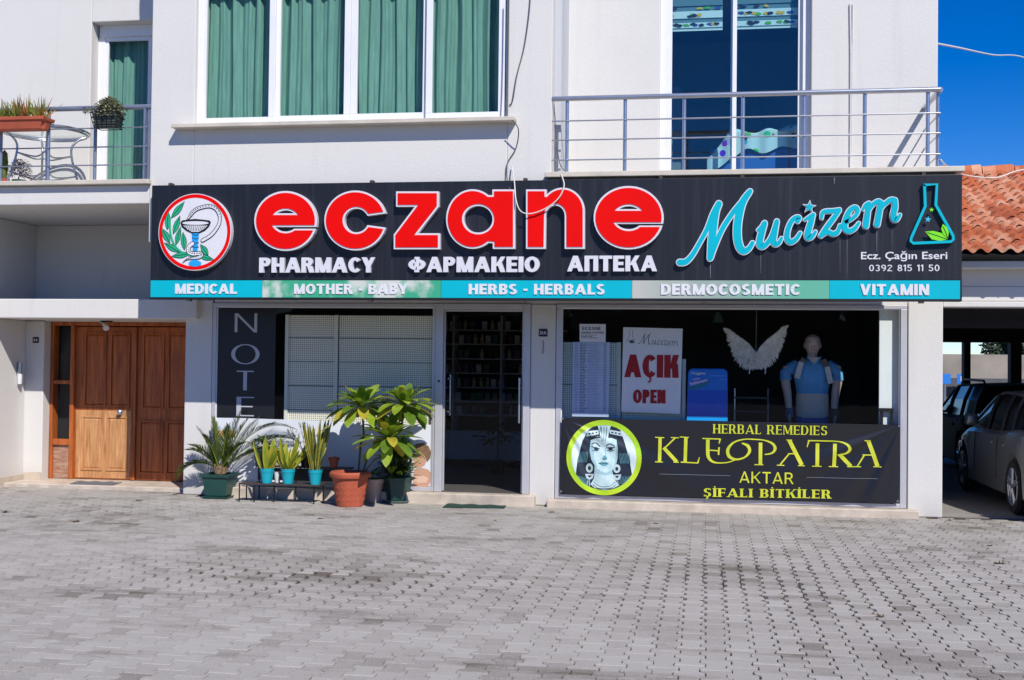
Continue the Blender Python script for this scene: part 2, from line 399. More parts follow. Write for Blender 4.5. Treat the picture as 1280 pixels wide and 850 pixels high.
def paving():
    PW, PL, J = .146, .2, .0035
    STAINS = [(at(px, py, 2, 0).x, at(px, py, 2, 0).y, sx, sy, w) for px, py, sx, sy, w in ((430,705,.7,.45,.9),(110,742,.5,.25,1.),(330,718,.6,.3,.7),(470,722,.45,.3,.9),(860,660,.9,.5,.7),(770,655,.5,.4,.6),(890,715,1.1,.5,.5),(1230,832,.7,.35,1.),(640,840,.6,.25,.8),(1180,660,.7,.4,.6),(60,650,1.2,.5,.8),(150,640,1.2,.5,.5),(1130,705,.8,.4,.4),(60,835,.6,.2,.6),(690,676,.5,.35,.5))]
    prof = [(-.5,.016),(-.30,.016),(-.20,-.016),(.20,-.016),(.30,.016),(.5,.016)]
    rng = np.random.default_rng(3); V, Fc, tone = [], [], []
    for i in range(int(-11.2/PW), int(6.4/PW)):
        cx = (i+.5)*PW
        if i % 2: pr = prof
        else: pr = prof
        off = (i % 2)*PL/2
        sgn = 1
        for j in range(int(3.2/PL), int(14.35/PL)+1):
            y = j*PL+off
            front = 14.06 if cx > -6.4 else 15.0
            if y > front: continue
            # this column bulges at its ends, its neighbours (half a block further on) at their middles
            rp = [(PW/2+d-J, y+t*(PL-2*J)) for t, d in pr]
            wob = rng.normal(0, .0012, 2)
            pts = [(cx+a+wob[0], q+wob[1]) for a, q in rp]+[(cx-a+wob[0], q+wob[1]) for a, q in rp[::-1]]
            # gaps differ: sand lost from joints in places
            tx, ty = rng.normal(0, .004, 2); dz = rng.normal(0, .0012)
            wear = math.exp(-((cx-.6)/1.6)**2-((y-9.8)/1.6)**2)+.9*math.exp(-((cx+3.3)/1.9)**2-((y-8.9)/.9)**2)+.5*math.exp(-((cx+6.8)/1.5)**2-((y-12.6)/1.)**2)
            sh = 1-.01-.04*wear*rng.uniform(.5, 1.5); shx = 1-.012-.21*wear*rng.uniform(.35, 1.5)
            n = len(pts); b0 = len(V)
            for (dq, z0) in ((-.012, .0), (.016, -.004), (.02, -.035)):
                for px, py in pts:
                    lx, ly = px-cx, py-y; V.append((cx+lx*(shx+dq), y+ly*(sh+dq), z0+dz+lx*tx+ly*ty))
            Fc.append([b0+k for k in range(n)])
            for r in range(2):
                Fc += [[b0+r*n+k, b0+(r+1)*n+k, b0+(r+1)*n+(k+1) % n, b0+r*n+(k+1) % n] for k in range(n)]
            stain = sum(w*math.exp(-((cx-a)/sx)**2-((y-b)/sy)**2) for a, b, sx, sy, w in STAINS)*rng.uniform(.15, 1.5)
            tone += [float(np.clip(rng.normal(.5, .060)-.23*stain-(.14 if rng.random() < .04 else 0), 0, 1))]*(3*n)
    me = bpy.data.meshes.new('paving'); me.from_pydata(V, [], Fc); me.materials.append(paver_mat())
    at_ = me.attributes.new('tone', 'FLOAT', 'POINT'); at_.data.foreach_set('value', tone)
    o = bpy.data.objects.new('paving', me); COL.objects.link(o); struct(o)
    me.update(); me.flip_normals() if me.polygons[0].normal.z < 0 else None
paving()
jm = mat('joint_sand', (.075,.058,.047), .95, var=.45, vscale=2.5, bump=.4, bscale=120)
struct(MB().add([(-12,3,-.012),(7,3,-.012),(7,14.4,-.012),(-12,14.4,-.012)], [(0,1,2,3)]).build('paving_bed', jm))
struct(MB().add([(-12,14.4,-.013),(-6.4,14.4,-.013),(-6.4,15.1,-.013),(-12,15.1,-.013)], [(0,1,2,3)]).build('paving_bed', jm))
slabm = mat('carport_concrete', (.27,.25,.23), .85, var=.3, vscale=1.2, bump=.2, bscale=60)
struct(MB().box(2.66, 12, 14.28, 24.2, -.2, -.002).build('carport_floor', slabm))
# little weeds and dry litter in the joints
def weed(x, y, r, m, name, label, cat):
    mb = MB()
    for k in range(16):
        a = random.uniform(0, 6.28); l = r*random.uniform(.5, 1); w = .006
        p = Vector((x+random.uniform(-.3,.3)*r, y+random.uniform(-.2,.2)*r, .0)); d = Vector((math.cos(a)*l, math.sin(a)*l, random.uniform(.1,.5)*l))
        q = Vector((-math.sin(a)*w, math.cos(a)*w, 0)); mb.add([p-q, p+q, p+d*.6+q*.8, p+d, p+d*.6-q*.8], [(0,1,2,3,4)])
    tag(mb.build(name, m), label, cat)
wm = mat('weed_green', (.10,.12,.035), .8, var=.4, vscale=40, trans=.2); dm = mat('dry_leaf', (.16,.10,.05), .9, var=.4, vscale=30)
for px, py, r, m, n, l, c in ((172,626,.09,wm,'weed','olive weed tuft on the paving before the wooden door','weed'), (95,652,.09,dm,'weed','dry pale weed sprig flat on the paving at far left','weed'),
                        (6,640,.08,wm,'weed','small dark weed at the left edge of the paving','weed'), (619,650,.035,mat('yellow_petal', (.55,.42,.03), .8),'flower','tiny yellow flower lying on the paving before the shop door','flower'),
                        (1237,682,.05,dm,'leaf_litter','brown dead leaf on the paving right of the banner','leaf'), (1250,704,.08,dm,'leaf_litter','dark clump of dead leaves on the paving at far right','leaf'),
                        (1100,770,.05,dm,'leaf_litter','tan dead leaf on the paving in the right foreground','leaf'), (1164,648,.045,dm,'leaf_litter','brown leaf scrap at the foot of the right white pillar','leaf'), (1187,650,.05,dm,'leaf_litter','dry leaf scrap on the paving edge at the carport entrance','leaf'), (690,640,.05,dm,'leaf_litter','dark leaf scrap in the gap between the two shop plinths','leaf'), (820,654,.04,dm,'leaf_litter','small dry leaf on the paving in front of the banner','leaf'), (400,648,.04,dm,'leaf_litter','small dry leaf on the paving before the plant bench','leaf')):
    p = at(px, py, 2, .004); weed(p.x, p.y, r, m, n, l, c)

# ------------------------------------------------------------------ the pharmacy building
B = thing('pharmacy_building', 'white plastered two storey building with a pharmacy on its ground floor and balconies above', 'building', (-2, 14.1, 0))
PL_ = M['plaster']
def wall(name, boxes, m=PL_, bevel=.012):
    mb = MB()
    for b in boxes: mb.box(*b)
    return mb.build(name, m, B, bevel=bevel)
ZT = 7.6
YW_ = 14.40; YL = YW_+.19                 # upper left wall face and its door frame
XL0, ZL1 = XZ(113, 120, YW_)[0], XZ(150, 26.5, YW_)[1]
wall('pillar', [(-6.475,-6.118,14.10,15.30,0,2.452)])
wall('pillar', [(-2.072,-1.768,14.10,14.40,0,2.41)])
wall('pillar', [(2.285,2.668,14.10,14.42,0,2.46)])
wall('shop_lintel', [(-6.10,-2.072,14.12,14.32,2.415,3.62),(-2.072,-1.768,14.12,14.32,2.412,3.62),(-1.768,2.62,14.12,14.32,2.415,3.62)], bevel=0)
wall('porch_beam', [(-12,-6.285,14.0,14.84,2.205,2.452)])
wall('porch_wall', [(-12,-9.12,14.02,14.848,0,2.203)])
wall('porch_wall', [(-9.35,-8.852,14.85,15.29,0,2.2)])
wall('porch_wall', [(-8.85,-6.477,14.85,15.29,2.197,2.449)])
wall('porch_wall', [(-12,-9.2,13.4,15.199,2.454,3.538)])
wall('porch_wall', [(-9.5,-6.4,15.2,15.4,2.454,3.538)])
wall('porch_wall', [(-9.5,-6.3,15.30,15.42,-.02,2.45)], M['dark'], 0)  # added dark backing behind the door, closes gaps that leaked light
wall('porch_floor', [(-9.2,-6.4,14.842,15.2,2.2505,2.4525)], bevel=0)
wall('bay_wall', [(-6.525,-5.975,13.15,15.199,3.08,ZT),(-2.225,-1.722,13.15,14.3,3.08,ZT),(-5.975,-2.225,13.15,13.4,3.08,4.455),(-5.975,-2.225,13.15,13.4,6.4,ZT)], bevel=.01)
wall('bay_floor', [(-6.52,-1.73,13.402,15.2,3.08,3.3)], bevel=0)
wall('upper_wall', [(-1.722,-.56,14.10,14.35,3.80,ZT),(1.19,2.60,14.10,14.35,3.80,ZT),(-.56,1.19,14.10,14.35,6.5,ZT)])
wall('upper_wall', [(-12,XL0,YW_,YW_+.22,3.80,ZT),(XL0,-6.525,YW_,YW_+.22,ZL1,ZT)])
wall('balcony_slab', [(-1.72,2.62,13.14,14.2,3.60,3.768)])
wall('balcony_slab', [(-12,-6.527,13.15,15.3,3.54,3.765)])
wall('side_wall', [(2.42,2.667,14.422,24.0,0,3.6),(2.42,2.60,14.352,22,3.6,ZT)])
wall('rear_wall', [(-12,2.42,22,22.2,0,ZT)], bevel=0)
wall('roof_slab', [(-12,-6.526,YW_,22.2,ZT+.002,ZT+.2),(-6.525,-1.723,13.15,22.2,ZT+.002,ZT+.2),(-1.722,2.6,14.1,22.2,ZT+.002,ZT+.2)], bevel=0)
st = M['stone_trim']
MB().box(-1.78,2.68,13.03,14.1,3.77,3.828).build('balcony_edge', st, B, bevel=.008)
MB().box(-12,-6.50,13.07,15.2,3.767,3.822).build('balcony_edge', st, B, bevel=.008)
# plinths and steps
ss = M['step_stone']
MB().box(-6.10,-1.985,13.93,14.12,-.02,.128).build('plinth', ss, B, bevel=.012)
MB().box(-1.835,2.385,13.92,14.1,-.02,.092).build('plinth', ss, B, bevel=.012)
MB().box(-9.10,-6.478,14.36,15.12,-.02,.052).build('porch_step', ss, B, bevel=.012)
MB().box(-9.119,-9.10,14.0,14.85,0,.12).box(-9.10,-8.853,14.832,14.849,.052,.15).build('skirting', ss, B)
# shop interior
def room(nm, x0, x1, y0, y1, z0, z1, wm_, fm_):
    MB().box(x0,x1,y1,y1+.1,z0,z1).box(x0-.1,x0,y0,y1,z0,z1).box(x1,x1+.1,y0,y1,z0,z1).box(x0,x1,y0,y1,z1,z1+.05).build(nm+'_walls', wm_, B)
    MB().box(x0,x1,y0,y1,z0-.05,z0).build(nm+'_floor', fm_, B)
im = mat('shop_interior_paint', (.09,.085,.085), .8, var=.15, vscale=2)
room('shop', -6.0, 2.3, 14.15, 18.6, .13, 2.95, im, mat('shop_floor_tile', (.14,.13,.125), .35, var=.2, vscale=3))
bm_ = mat('bedroom_paint', (.50,.52,.55), .8); bf_ = mat('bedroom_floor', (.12,.08,.05), .5)
room('bedroom', -1.6, 2.3, 14.36, 18, 3.83, 6.55, bm_, bf_)
room('bay_room', -6.3, -1.75, 13.42, 18.0, 3.5, 6.55, bm_, bf_)
room('landing', -11, -6.6, YW_+.24, 19, 3.83, 6.55, bm_, bf_)
# ---- bay window: four sliding panes
def sash(parent, x0, x1, z0, z1, y, w, m, gl, d=.05):
    f = MB().box(x0,x1,y,y+d,z0,z0+w).box(x0,x1,y,y+d,z1-w,z1).box(x0,x0+w,y,y+d,z0+w,z1-w).box(x1-w,x1,y,y+d,z0+w,z1-w).build('sash', m, parent, bevel=.004)
    MB().add([(x0+w,y+d*.5,z0+w),(x1-w,y+d*.5,z0+w),(x1-w,y+d*.5,z1-w),(x0+w,y+d*.5,z1-w)], [(0,1,2,3)]).build('pane', gl, f if False else parent)
    return f
YB = 13.24
bw = MB().box(-5.975,-5.93,YB-.02,YB+.1,4.456,6.4).box(-2.262,-2.225,YB-.02,YB+.1,4.456,6.4).box(-5.93,-2.262,YB-.02,YB+.1,4.456,4.49).box(-5.93,-2.262,YB-.02,YB+.1,6.36,6.4).build('bay_window', M['pvc'], B, bevel=.004)
xs = [XZ(p, 100, YB)[0] for p in (250, 343.5, 436, 532, 631)]
for k in range(4):
    sash(bw, xs[k]-(.03 if k == 1 else -.001), xs[k+1]+(.03 if k == 2 else -.001), 4.487 if k in (0,3) else 4.505, 6.36, YB+(.0, .052, .058, .004)[k], .075 if k != 2 else .08, M['pvc'], M['glass_green'])
MB().box(-6.19,-2.12,12.99,13.24,4.405,4.452).build('sill', M['stone_trim'], B, bevel=.006)
# ---- balcony door, right
YR = 14.2
dw = MB().box(-.56,-.47,YR,YR+.1,3.83,6.5).box(1.10,1.19,YR,YR+.1,3.83,6.5).box(-.47,1.10,YR,YR+.1,3.83,3.86).box(-.47,1.10,YR,YR+.1,6.42,6.5).build('balcony_door', M['pvc'], B, bevel=.004)
xm = XZ(917, 100, YR)[0]
for a, b_, dy in ((-.47, xm+.035, .0), (xm-.035, 1.10, .045)):
    sash(dw, a, b_, 3.862, 6.42, YR+.01+dy, .05, M['pvc'], M['glass_blue'], .04)
# ---- balcony door, left
def xl(px): return XZ(px, 130, YL)[0]
hz0, hz1 = XZ(150, 39, YL)[1], XZ(150, 46, YL)[1]
lw = MB().box(XL0+.02,-6.53,YL-.02,YL+.1,hz1,ZL1+.0).box(XL0-.05,xl(130),YL,YL+.1,3.83,hz1).box(xl(130),-6.6,YL,YL+.1,3.83,3.86).build('balcony_door', M['pvc'], B, bevel=.004)
sash(lw, xl(130)-.004, xl(188), 3.86, hz1-.002, YL+.012, .05, M['pvc'], M['glass_green'], .04)
sash(lw, xl(182)+.002, xl(188)+.7, 3.862, hz1-.004, YL+.062, .05, M['pvc'], M['glass_green'], .04)
# ---- shopfront glazing
al = M['alu']
def shopwin(x0, x1, zb, zt, wl_, wr, wt, wb, y=14.13):
    f = MB().box(x0,x1,y-.035,y+.05,zt-wt,zt).box(x0,x0+wl_,y-.035,y+.05,zb,zt-wt).box(x1-wr,x1,y-.035,y+.05,zb,zt-wt).box(x0+wl_,x1-wr,y-.035,y+.05,zb,zb+wb).build('shop_window', al, B, bevel=.005)
    # slim inner bead
    i = .012; a, c, lo, hi = x0+wl_, x1-wr, zb+wb, zt-wt
    MB().box(a,c,y-.02,y+.02,hi-i,hi).box(a,a+i,y-.02,y+.02,lo,hi-i).box(c-i,c,y-.02,y+.02,lo,hi-i).build('bead', M['pvc'], f)
    MB().add([(a,y,lo),(c,y,lo),(c,y,hi),(a,y,hi)], [(0,1,2,3)]).build('pane', M['glass'], f)
    return f
WL = shopwin(-6.112, -3.24, .13, 2.412, .05, .03, .045, .05)
WR = shopwin(-1.762, 2.278, .094, 2.412, .062, .075, .045, .05)
MB().box(2.2,2.212,14.098,14.12,.15,2.36).build('gasket', M['darkmetal'], WR)
MB().box(2.280,2.284,14.09,14.13,.1,2.40).build('gasket', M['darkmetal'], WR)
# ---- glazed shop door
DF = MB().box(-3.238,-3.145,14.08,14.2,.13,2.412).box(-2.158,-2.074,14.08,14.2,.13,2.412).box(-3.145,-2.158,14.08,14.2,2.345,2.412).build('shop_door', al, B, bevel=.006)
MB().box(-3.143,-3.125,14.12,14.16,.14,2.343).box(-2.178,-2.16,14.12,14.16,.14,2.343).box(-3.125,-2.178,14.12,14.16,2.32,2.343).build('door_leaf', al, DF, bevel=.003)
MB().add([(-3.125,14.14,.14),(-2.178,14.14,.14),(-2.178,14.14,2.32),(-3.125,14.14,2.32)], [(0,1,2,3)]).build('pane', M['glass'], DF)
for x, z0, z1, y in ((-2.20,.98,1.52,14.075), (-3.085,1.05,1.55,14.24)):
    MB().tube([(x,y,z0),(x,y,z1)], .013, 10).tube([(x,y,z0+.05),(x,14.14,z0+.05)], .009, 8).tube([(x,y,z1-.05),(x,14.14,z1-.05)], .009, 8).build('pull_handle', M['steel'], DF, smooth=40)
MB().tube([(-3.19,14.07,1.47),(-3.19,14.1,1.47)], .014, 10).build('lock', M['darkmetal'], DF)
# ---- wooden entrance door
wood = mat('varnished_wood', '#b8642c', .5, var=.5, vscale=3, var2='#7e3d14', stretch=(9, 9, .7), bump=.12, bscale=20)
wood_lit = mat('sunlit_weathered_wood', '#c99666', .66, var=.5, vscale=3.4, var2='#9a6433', stretch=(8, 8, .8), bump=.15, bscale=22)  # weathered tone, with the sunlit look of the lower left leaf in its colour
YD = 15.06
Zd = zoomer(0, 370, 3.2679, YD)
def zx(x): return Zd(x, 500)[0]
def zz(y): return Zd(450, y)[1]
frame = MB().box(-8.85,zx(222),YD-.05,YD+.09,.055,2.196).box(zx(222),-6.478,YD-.05,YD+.09,zz(122),2.196).box(zx(290),zx(306),YD-.05,YD+.09,.055,zz(122)).build('entrance_door', wood, B, bevel=.006)
MB().box(zx(222),zx(290),YD-.04,YD+.04,zz(362),zz(347)).box(zx(222),zx(290),YD-.04,YD+.04,zz(612),zz(588)).build('glazing_bar', wood, frame, bevel=.004)
MB().box(zx(222),zx(290),YD-.005,YD+.03,.06,zz(612)).build('bottom_panel', mat('peeling_wood', '#7d4426', .8, var=.7, vscale=9, var2='#b9a08c', stretch=(1, 1, 5)), frame)
MB().add([(zx(222),YD+.01,zz(588)),(zx(290),YD+.01,zz(588)),(zx(290),YD+.01,zz(122)),(zx(222),YD+.01,zz(122))], [(0,1,2,3)]).build('side_pane', M['glass'], frame)
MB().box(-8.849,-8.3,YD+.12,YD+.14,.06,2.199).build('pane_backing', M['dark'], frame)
def leaf(x0, x1, name, panels, m_hi, m_lo):
    # stiles and rails left standing around sunk, raised-field panels
    zsplit = zz(466)
    lf = MB().box(x0,x1,YD-.0,YD+.04,.06,zz(126)).build(name, m_hi, frame, bevel=.003)
    lo = MB(); hi = MB()
    for (a, b_, t, bt) in panels:
        X0, X1, Z1, Z0 = zx(a), zx(b_), zz(t), zz(bt); mb = hi if Z0 > zsplit-.1 else lo
        f = .022
        # moulding ring proud of the leaf, panel field inside
        mb.box(X0,X1,YD-.018,YD+.002,Z1-f,Z1).box(X0,X1,YD-.018,YD+.002,Z0,Z0+f).box(X0,X0+f,YD-.018,YD+.002,Z0+f,Z1-f).box(X1-f,X1,YD-.018,YD+.002,Z0+f,Z1-f)
        c = .05
        mb.loft([[(X0+f,YD-.001,Z0+f),(X1-f,YD-.001,Z0+f),(X1-f,YD-.001,Z1-f),(X0+f,YD-.001,Z1-f)],[(X0+c,YD-.014,Z0+c),(X1-c,YD-.014,Z0+c),(X1-c,YD-.014,Z1-c),(X0+c,YD-.014,Z1-c)]])
    hi.build('raised_panel', m_hi, frame, bevel=.003); lo.build('raised_panel', m_lo, frame, bevel=.003)
    return lf
lf1 = leaf(zx(306), zx(556), 'door_leaf', [(343,432,150,452),(448,528,150,452),(335,422,492,714),(438,522,492,714)], wood, wood_lit)
MB().box(zx(312),zx(536),YD-.006,YD+.0,.075,zz(468)).build('lower_leaf', wood_lit, frame)  # paler overlay below the shadow line, sunlight put into its colour
MB().box(zx(538),zx(556),YD-.03,YD+.0,.06,zz(126)).build('meeting_stile', wood, frame, bevel=.004)
leaf(zx(558), -6.49, 'door_leaf', [(580,668,150,458),(684,772,150,458),(572,668,505,722),(682,772,505,722)], wood, wood)
kx, kz = Zd(495, 474)
MB().lathe(0,0,[(.0,-.02),(.035,-.02),(.035,-.012),(.018,-.008),(.016,.012),(.032,.02),(.036,.032),(.026,.046),(0,.05)],16).build('knob', M['steel'], frame, smooth=50)
kn = bpy.data.objects['knob']; kn.rotation_euler = (R_(90),0,0); kn.location = Vector((kx, YD-.03, kz))-ORG[B]
kn.data.transform(Matrix.Translation(ORG[B]))
# ---- railings
def railing(posts, x0, x1, y, zr, zs, zbase, m, rr, flat=()):
    r = MB().tube([(x0,y,zr),(x1,y,zr)], rr, 12).build('balcony_railing', m, B, smooth=40)
    for z in zs: MB().tube([(x0,y-.002,z),(x1,y-.002,z)], .0085, 8).build('bar', m, r, smooth=40)
    for i, px in enumerate(posts): MB().tube([(px,y+.02,zbase),(px,y+.02,zr-rr*.9)], .021 if i not in flat else .024, 10).build('post', m, r, smooth=40)
    return r
YRL = 13.17
rp = [XZ(p, 170, YRL)[0] for p in (708.5, 781, 855, 928.5, 1005, 1081, 1160)]
zr = 4.672
zs = [XZ(929, y, YRL)[1] for y in (146.5, 171, 196.5)]
RR = railing(rp, -1.72, 2.455, YRL, zr, zs, 3.828, M['steel'], .029)
MB().tube([(2.455,YRL,zr),(2.455,14.1,zr)], .029, 12).build('return_rail', M['steel'], RR, smooth=40)
for z in zs: MB().tube([(2.455,YRL,z),(2.455,14.1,z)], .0085, 8).build('bar', M['steel'], RR, smooth=40)
MB().tube([(2.44,YRL+.06,3.828),(2.44,YRL+.06,zr)], .021, 10).build('post', M['steel'], RR, smooth=40)
YLL = 13.2
lp = [XZ(p, 180, YLL)[0] for p in (-70, 0, 59.5, 118)]
LR = railing(lp, -12, -6.53, YLL, 4.705, [XZ(90, y, YLL)[1] for y in (161, 184.5, 207)], 3.822, M['greysteel'], .031)
MB().box(-6.625,-6.60,YLL-.03,YLL+.03,3.822,4.68).box(-6.565,-6.535,YLL-.03,YLL+.03,3.822,4.66).build('post', M['greysteel'], LR)
# conduit and downpipe on the right upper wall
c0 = XZ(1062, 100, 14.1)[0]
MB().tube([(c0,14.085,5.9),(c0+.01,14.085,5.35),(c0+.012,14.088,3.83)], .011, 8).tube([(c0+.03,14.088,5.9),(c0+.028,14.088,4.2)], .006, 6).build('conduit', M['cable_w'], B)
MB().tube([(-1.70,14.0,6.2),(-1.69,14.0,5.45)], .018, 8).build('conduit', M['cable_w'], B)
# ------------------------------------------------------------------ the big sign board
YS = 13.02
S = thing('signboard', 'long black pharmacy signboard with big red eczane letters and a teal strip below', 'signboard', (-1.9, 13.05, 2.4))
def sign_mat():
    m = mat('sign_panel', (.012,.013,.018), .42, bump=0)
    N, L, b = nodes_of(m)
    g_ = N.new('ShaderNodeNewGeometry'); mp = N.new('ShaderNodeMapping'); mp.inputs['Scale'].default_value = (16, 1, .45); L.new(g_.outputs['Position'], mp.inputs[0])
    t = N.new('ShaderNodeTexNoise'); t.inputs['Scale'].default_value = 1.5; t.inputs['Detail'].default_value = 6; L.new(mp.outputs[0], t.inputs[0])
    r = N.new('ShaderNodeMapRange'); r.inputs[1].default_value = .5; r.inputs[2].default_value = .85; L.new(t.outputs[0], r.inputs[0])
    x = N.new('ShaderNodeMix'); x.data_type = 'RGBA'; L.new(r.outputs[0], x.inputs['Factor'])
    x.inputs[6].default_value = (.0095,.010,.014,1); x.inputs[7].default_value = (.027,.028,.037,1); L.new(x.outputs[2], b.inputs['Base Color'])
    return m
sx0, sx1 = -6.428, 2.650
zt, zb_, zst = 3.735, 2.398, 2.622
MB().box(sx0,sx1,YS,YS+.10,zst,zt).build('panel', sign_mat(), S, bevel=.004)
MB().box(sx0,sx1,YS+.002,YS+.10,zb_,zst-.002).box(sx0,sx1,YS-.008,YS+.0,zb_,zb_+.022).box(sx1-.014,sx1,YS-.008,YS,zb_+.022,zst-.006).build('frame', M['black'], S)
xs_ = [sx0+.006]+[XZ(p, 362, YS)[0] for p in (328, 551.5, 790, 1037)]+[sx1-.016]
def faded(name, c0, c1, lo, hi, sc=3., seed=0.):
    """printed strip whose colour has bleached away in soft blotches"""
    m = mat(name, c0, .5); N, L, b = nodes_of(m)
    g_ = N.new('ShaderNodeNewGeometry'); mp = N.new('ShaderNodeMapping'); mp.inputs['Scale'].default_value = (1.1, 1, .8); mp.inputs['Location'].default_value = (seed, 0, 0); L.new(g_.outputs['Position'], mp.inputs[0])
    t = N.new('ShaderNodeTexNoise'); t.inputs['Scale'].default_value = sc; t.inputs['Detail'].default_value = 5; L.new(mp.outputs[0], t.inputs[0])
    r = N.new('ShaderNodeMapRange'); r.inputs[1].default_value = lo; r.inputs[2].default_value = hi; r.interpolation_type = 'SMOOTHSTEP'; L.new(t.outputs[0], r.inputs[0])
    x = N.new('ShaderNodeMix'); x.data_type = 'RGBA'; L.new(r.outputs[0], x.inputs['Factor'])
    x.inputs[6].default_value = (*lin(c0), 1); x.inputs[7].default_value = (*lin(c1), 1); L.new(x.outputs[2], b.inputs['Base Color']); return m
def dermo():
    m = mat('faded_grey_green', '#8f9a94', .5); N, L, b = nodes_of(m)
    g_ = N.new('ShaderNodeNewGeometry'); sp = N.new('ShaderNodeSeparateXYZ'); L.new(g_.outputs['Position'], sp.inputs[0])
    t = N.new('ShaderNodeTexNoise'); t.inputs['Scale'].default_value = 3; t.inputs['Detail'].default_value = 5; L.new(g_.outputs['Position'], t.inputs[0])
    v = mathn(N, L, 'ADD', sp.outputs[0], mathn(N, L, 'MULTIPLY', t.outputs[0], .9))
    r = N.new('ShaderNodeMapRange'); r.inputs[1].default_value = xs_[3]+.45; r.inputs[2].default_value = xs_[4]+.2; L.new(v, r.inputs[0])
    c = N.new('ShaderNodeValToRGB'); L.new(r.outputs[0], c.inputs[0]); e = c.color_ramp.elements
    e[0].color = (*lin('#b9b9b2'), 1); e[1].color = (*lin('#5fae93'), 1); k = e.new(.45); k.color = (*lin('#96a89d'), 1)
    L.new(c.outputs[0], b.inputs['Base Color']); return m
strip_m = [M['teal'], faded('faded_green', '#37a57e', '#c9cec6', .48, .62, 2.6, 3.), M['teal'], dermo(), M['teal']]
strips = []
for k in range(5):
    strips.append(MB().box(xs_[k]+.002,xs_[k+1]-.002,YS-.006,YS+.0,zb_+.024,zst-.004).build('strip', strip_m[k], S))
for k, (t, a, b_) in enumerate((('MEDICAL',219.5,296.5), ('MOTHER - BABY',368,510), ('HERBS - HERBALS',586,756), ('DERMOCOSMETIC',826,1000), ('VITAMIN',1075,1161))):
    x0, z0 = XZ(a, 367.6 if k < 3 else 368.6, YS); x1, _ = XZ(b_, 367, YS)
    lettering(MB(), t, x0, x1, 2.462, 2.578, YS-.016, .012, s=.27, b=.2, gap=.1, thin=.24).build('lettering', M['white'], strips[k])
lw_ = mat('letter_white', '#d8d8de', .4, var=.05, vscale=5)
for t, a, b_ in (('PHARMACY',325.5,470), ('ΦΑΡΜΑΚΕΙΟ',511.5,675), ('АПТЕКА',709.5,821.5)):
    x0, z0 = XZ(a, 340, YS); x1, _ = XZ(b_, 340, YS); z1 = z0
    zlo = {325.5: XZ(400, 341, YS)[1], 511.5: XZ(590, 340.5, YS)[1], 709.5: XZ(760, 339.5, YS)[1]}[a]
    lettering(MB(), t, x0, x1, zlo, zlo+.172, YS-.045, .044, s=.28, b=.2, gap=.07, thin=.26).build('lettering', lw_, S)
# ---- eczane: cut-out letters, traced as outlines in the plane of the board
YE = YS-.085
def ell(cx, cy, rx, ry, a0, a1, n=40): return [(cx+rx*math.cos(R_(a0+(a1-a0)*k/n)), cy-ry*math.sin(R_(a0+(a1-a0)*k/n))) for k in range(n+1)]
def ang(dx, dy): return math.degrees(math.atan2(dy, dx))
def letter_e(cx, cy, rx, ry, ix, iy, top, bot, term):
    # photograph-zoom coordinates, y down; top/bot = cross bar, term = upper edge of the tail
    a_bar = -math.degrees(math.asin((bot-cy)/ry)); a_term = -math.degrees(math.asin((term-cy)/ry))
    i_bar = math.degrees(math.asin((bot-cy)/iy)); i_term = math.degrees(math.asin((term-cy)/iy)); i_top = math.degrees(math.asin((cy-top)/iy))
    out = ell(cx,cy,rx,ry,a_bar,360+a_term)          # from the bar's end, over the top, round to the tail
    out += ell(cx,cy,ix,iy,-i_term,-(180-i_bar))      # inner curve back to the left
    hole = ell(cx,cy,ix,iy,i_top,180-i_top,24)
    return [out, hole]
Z4 = zoomer(310, 225, 5.12, YE); Z5 = zoomer(500, 210, 3.5556, YE)
letters = [
    (Z4, letter_e(239,261,188,179,92,80,224,288,322), letter_e(239,261,201,192,80,68,212,299,311)),
    (Z4, [ell(686,258,188,180,18,342)[:] + ell(692,258,88,88,-29,-331)]),
    (Z4, [[(958,84),(1208,84),(1208,166),(1062,352),(1215,352),(1215,430),(943,430),(943,352),(1090,158),(958,158)]]),
    (Z5, [[(418,103),(502,103),(502,350),(420,350),(420,326)]+ell(322,226,110,124,-52,-308,36)[:]+[(418,128)], ell(347,227,72,68,0,360,32)]),
    (Z5, [[(568,103),(642,103),(642,128)]+ell(722,190,90,95,140,0,20)+[(812,350),(740,350)]+ell(690,212,50,55,0,180,14)+[(638,350),(568,350)]]),
    (Z5, letter_e(1016,220,147,132,72,60,190,240,262), letter_e(1016,220,156,141,63,51,182,247,255)),
]
for Zf, loops, *outer in letters:
    lp = [[Zf(x, y) for x, y in l] for l in loops]
    lo_ = [[Zf(x, y) for x, y in l] for l in outer[0]] if outer else lp
    body = curve_mesh(lo_, 0 if outer else .021, .07, YE+.008).build('letter', lw_, S)
    curve_mesh(lp, .0, .008, YE).build('letter_face', M['red'], body)
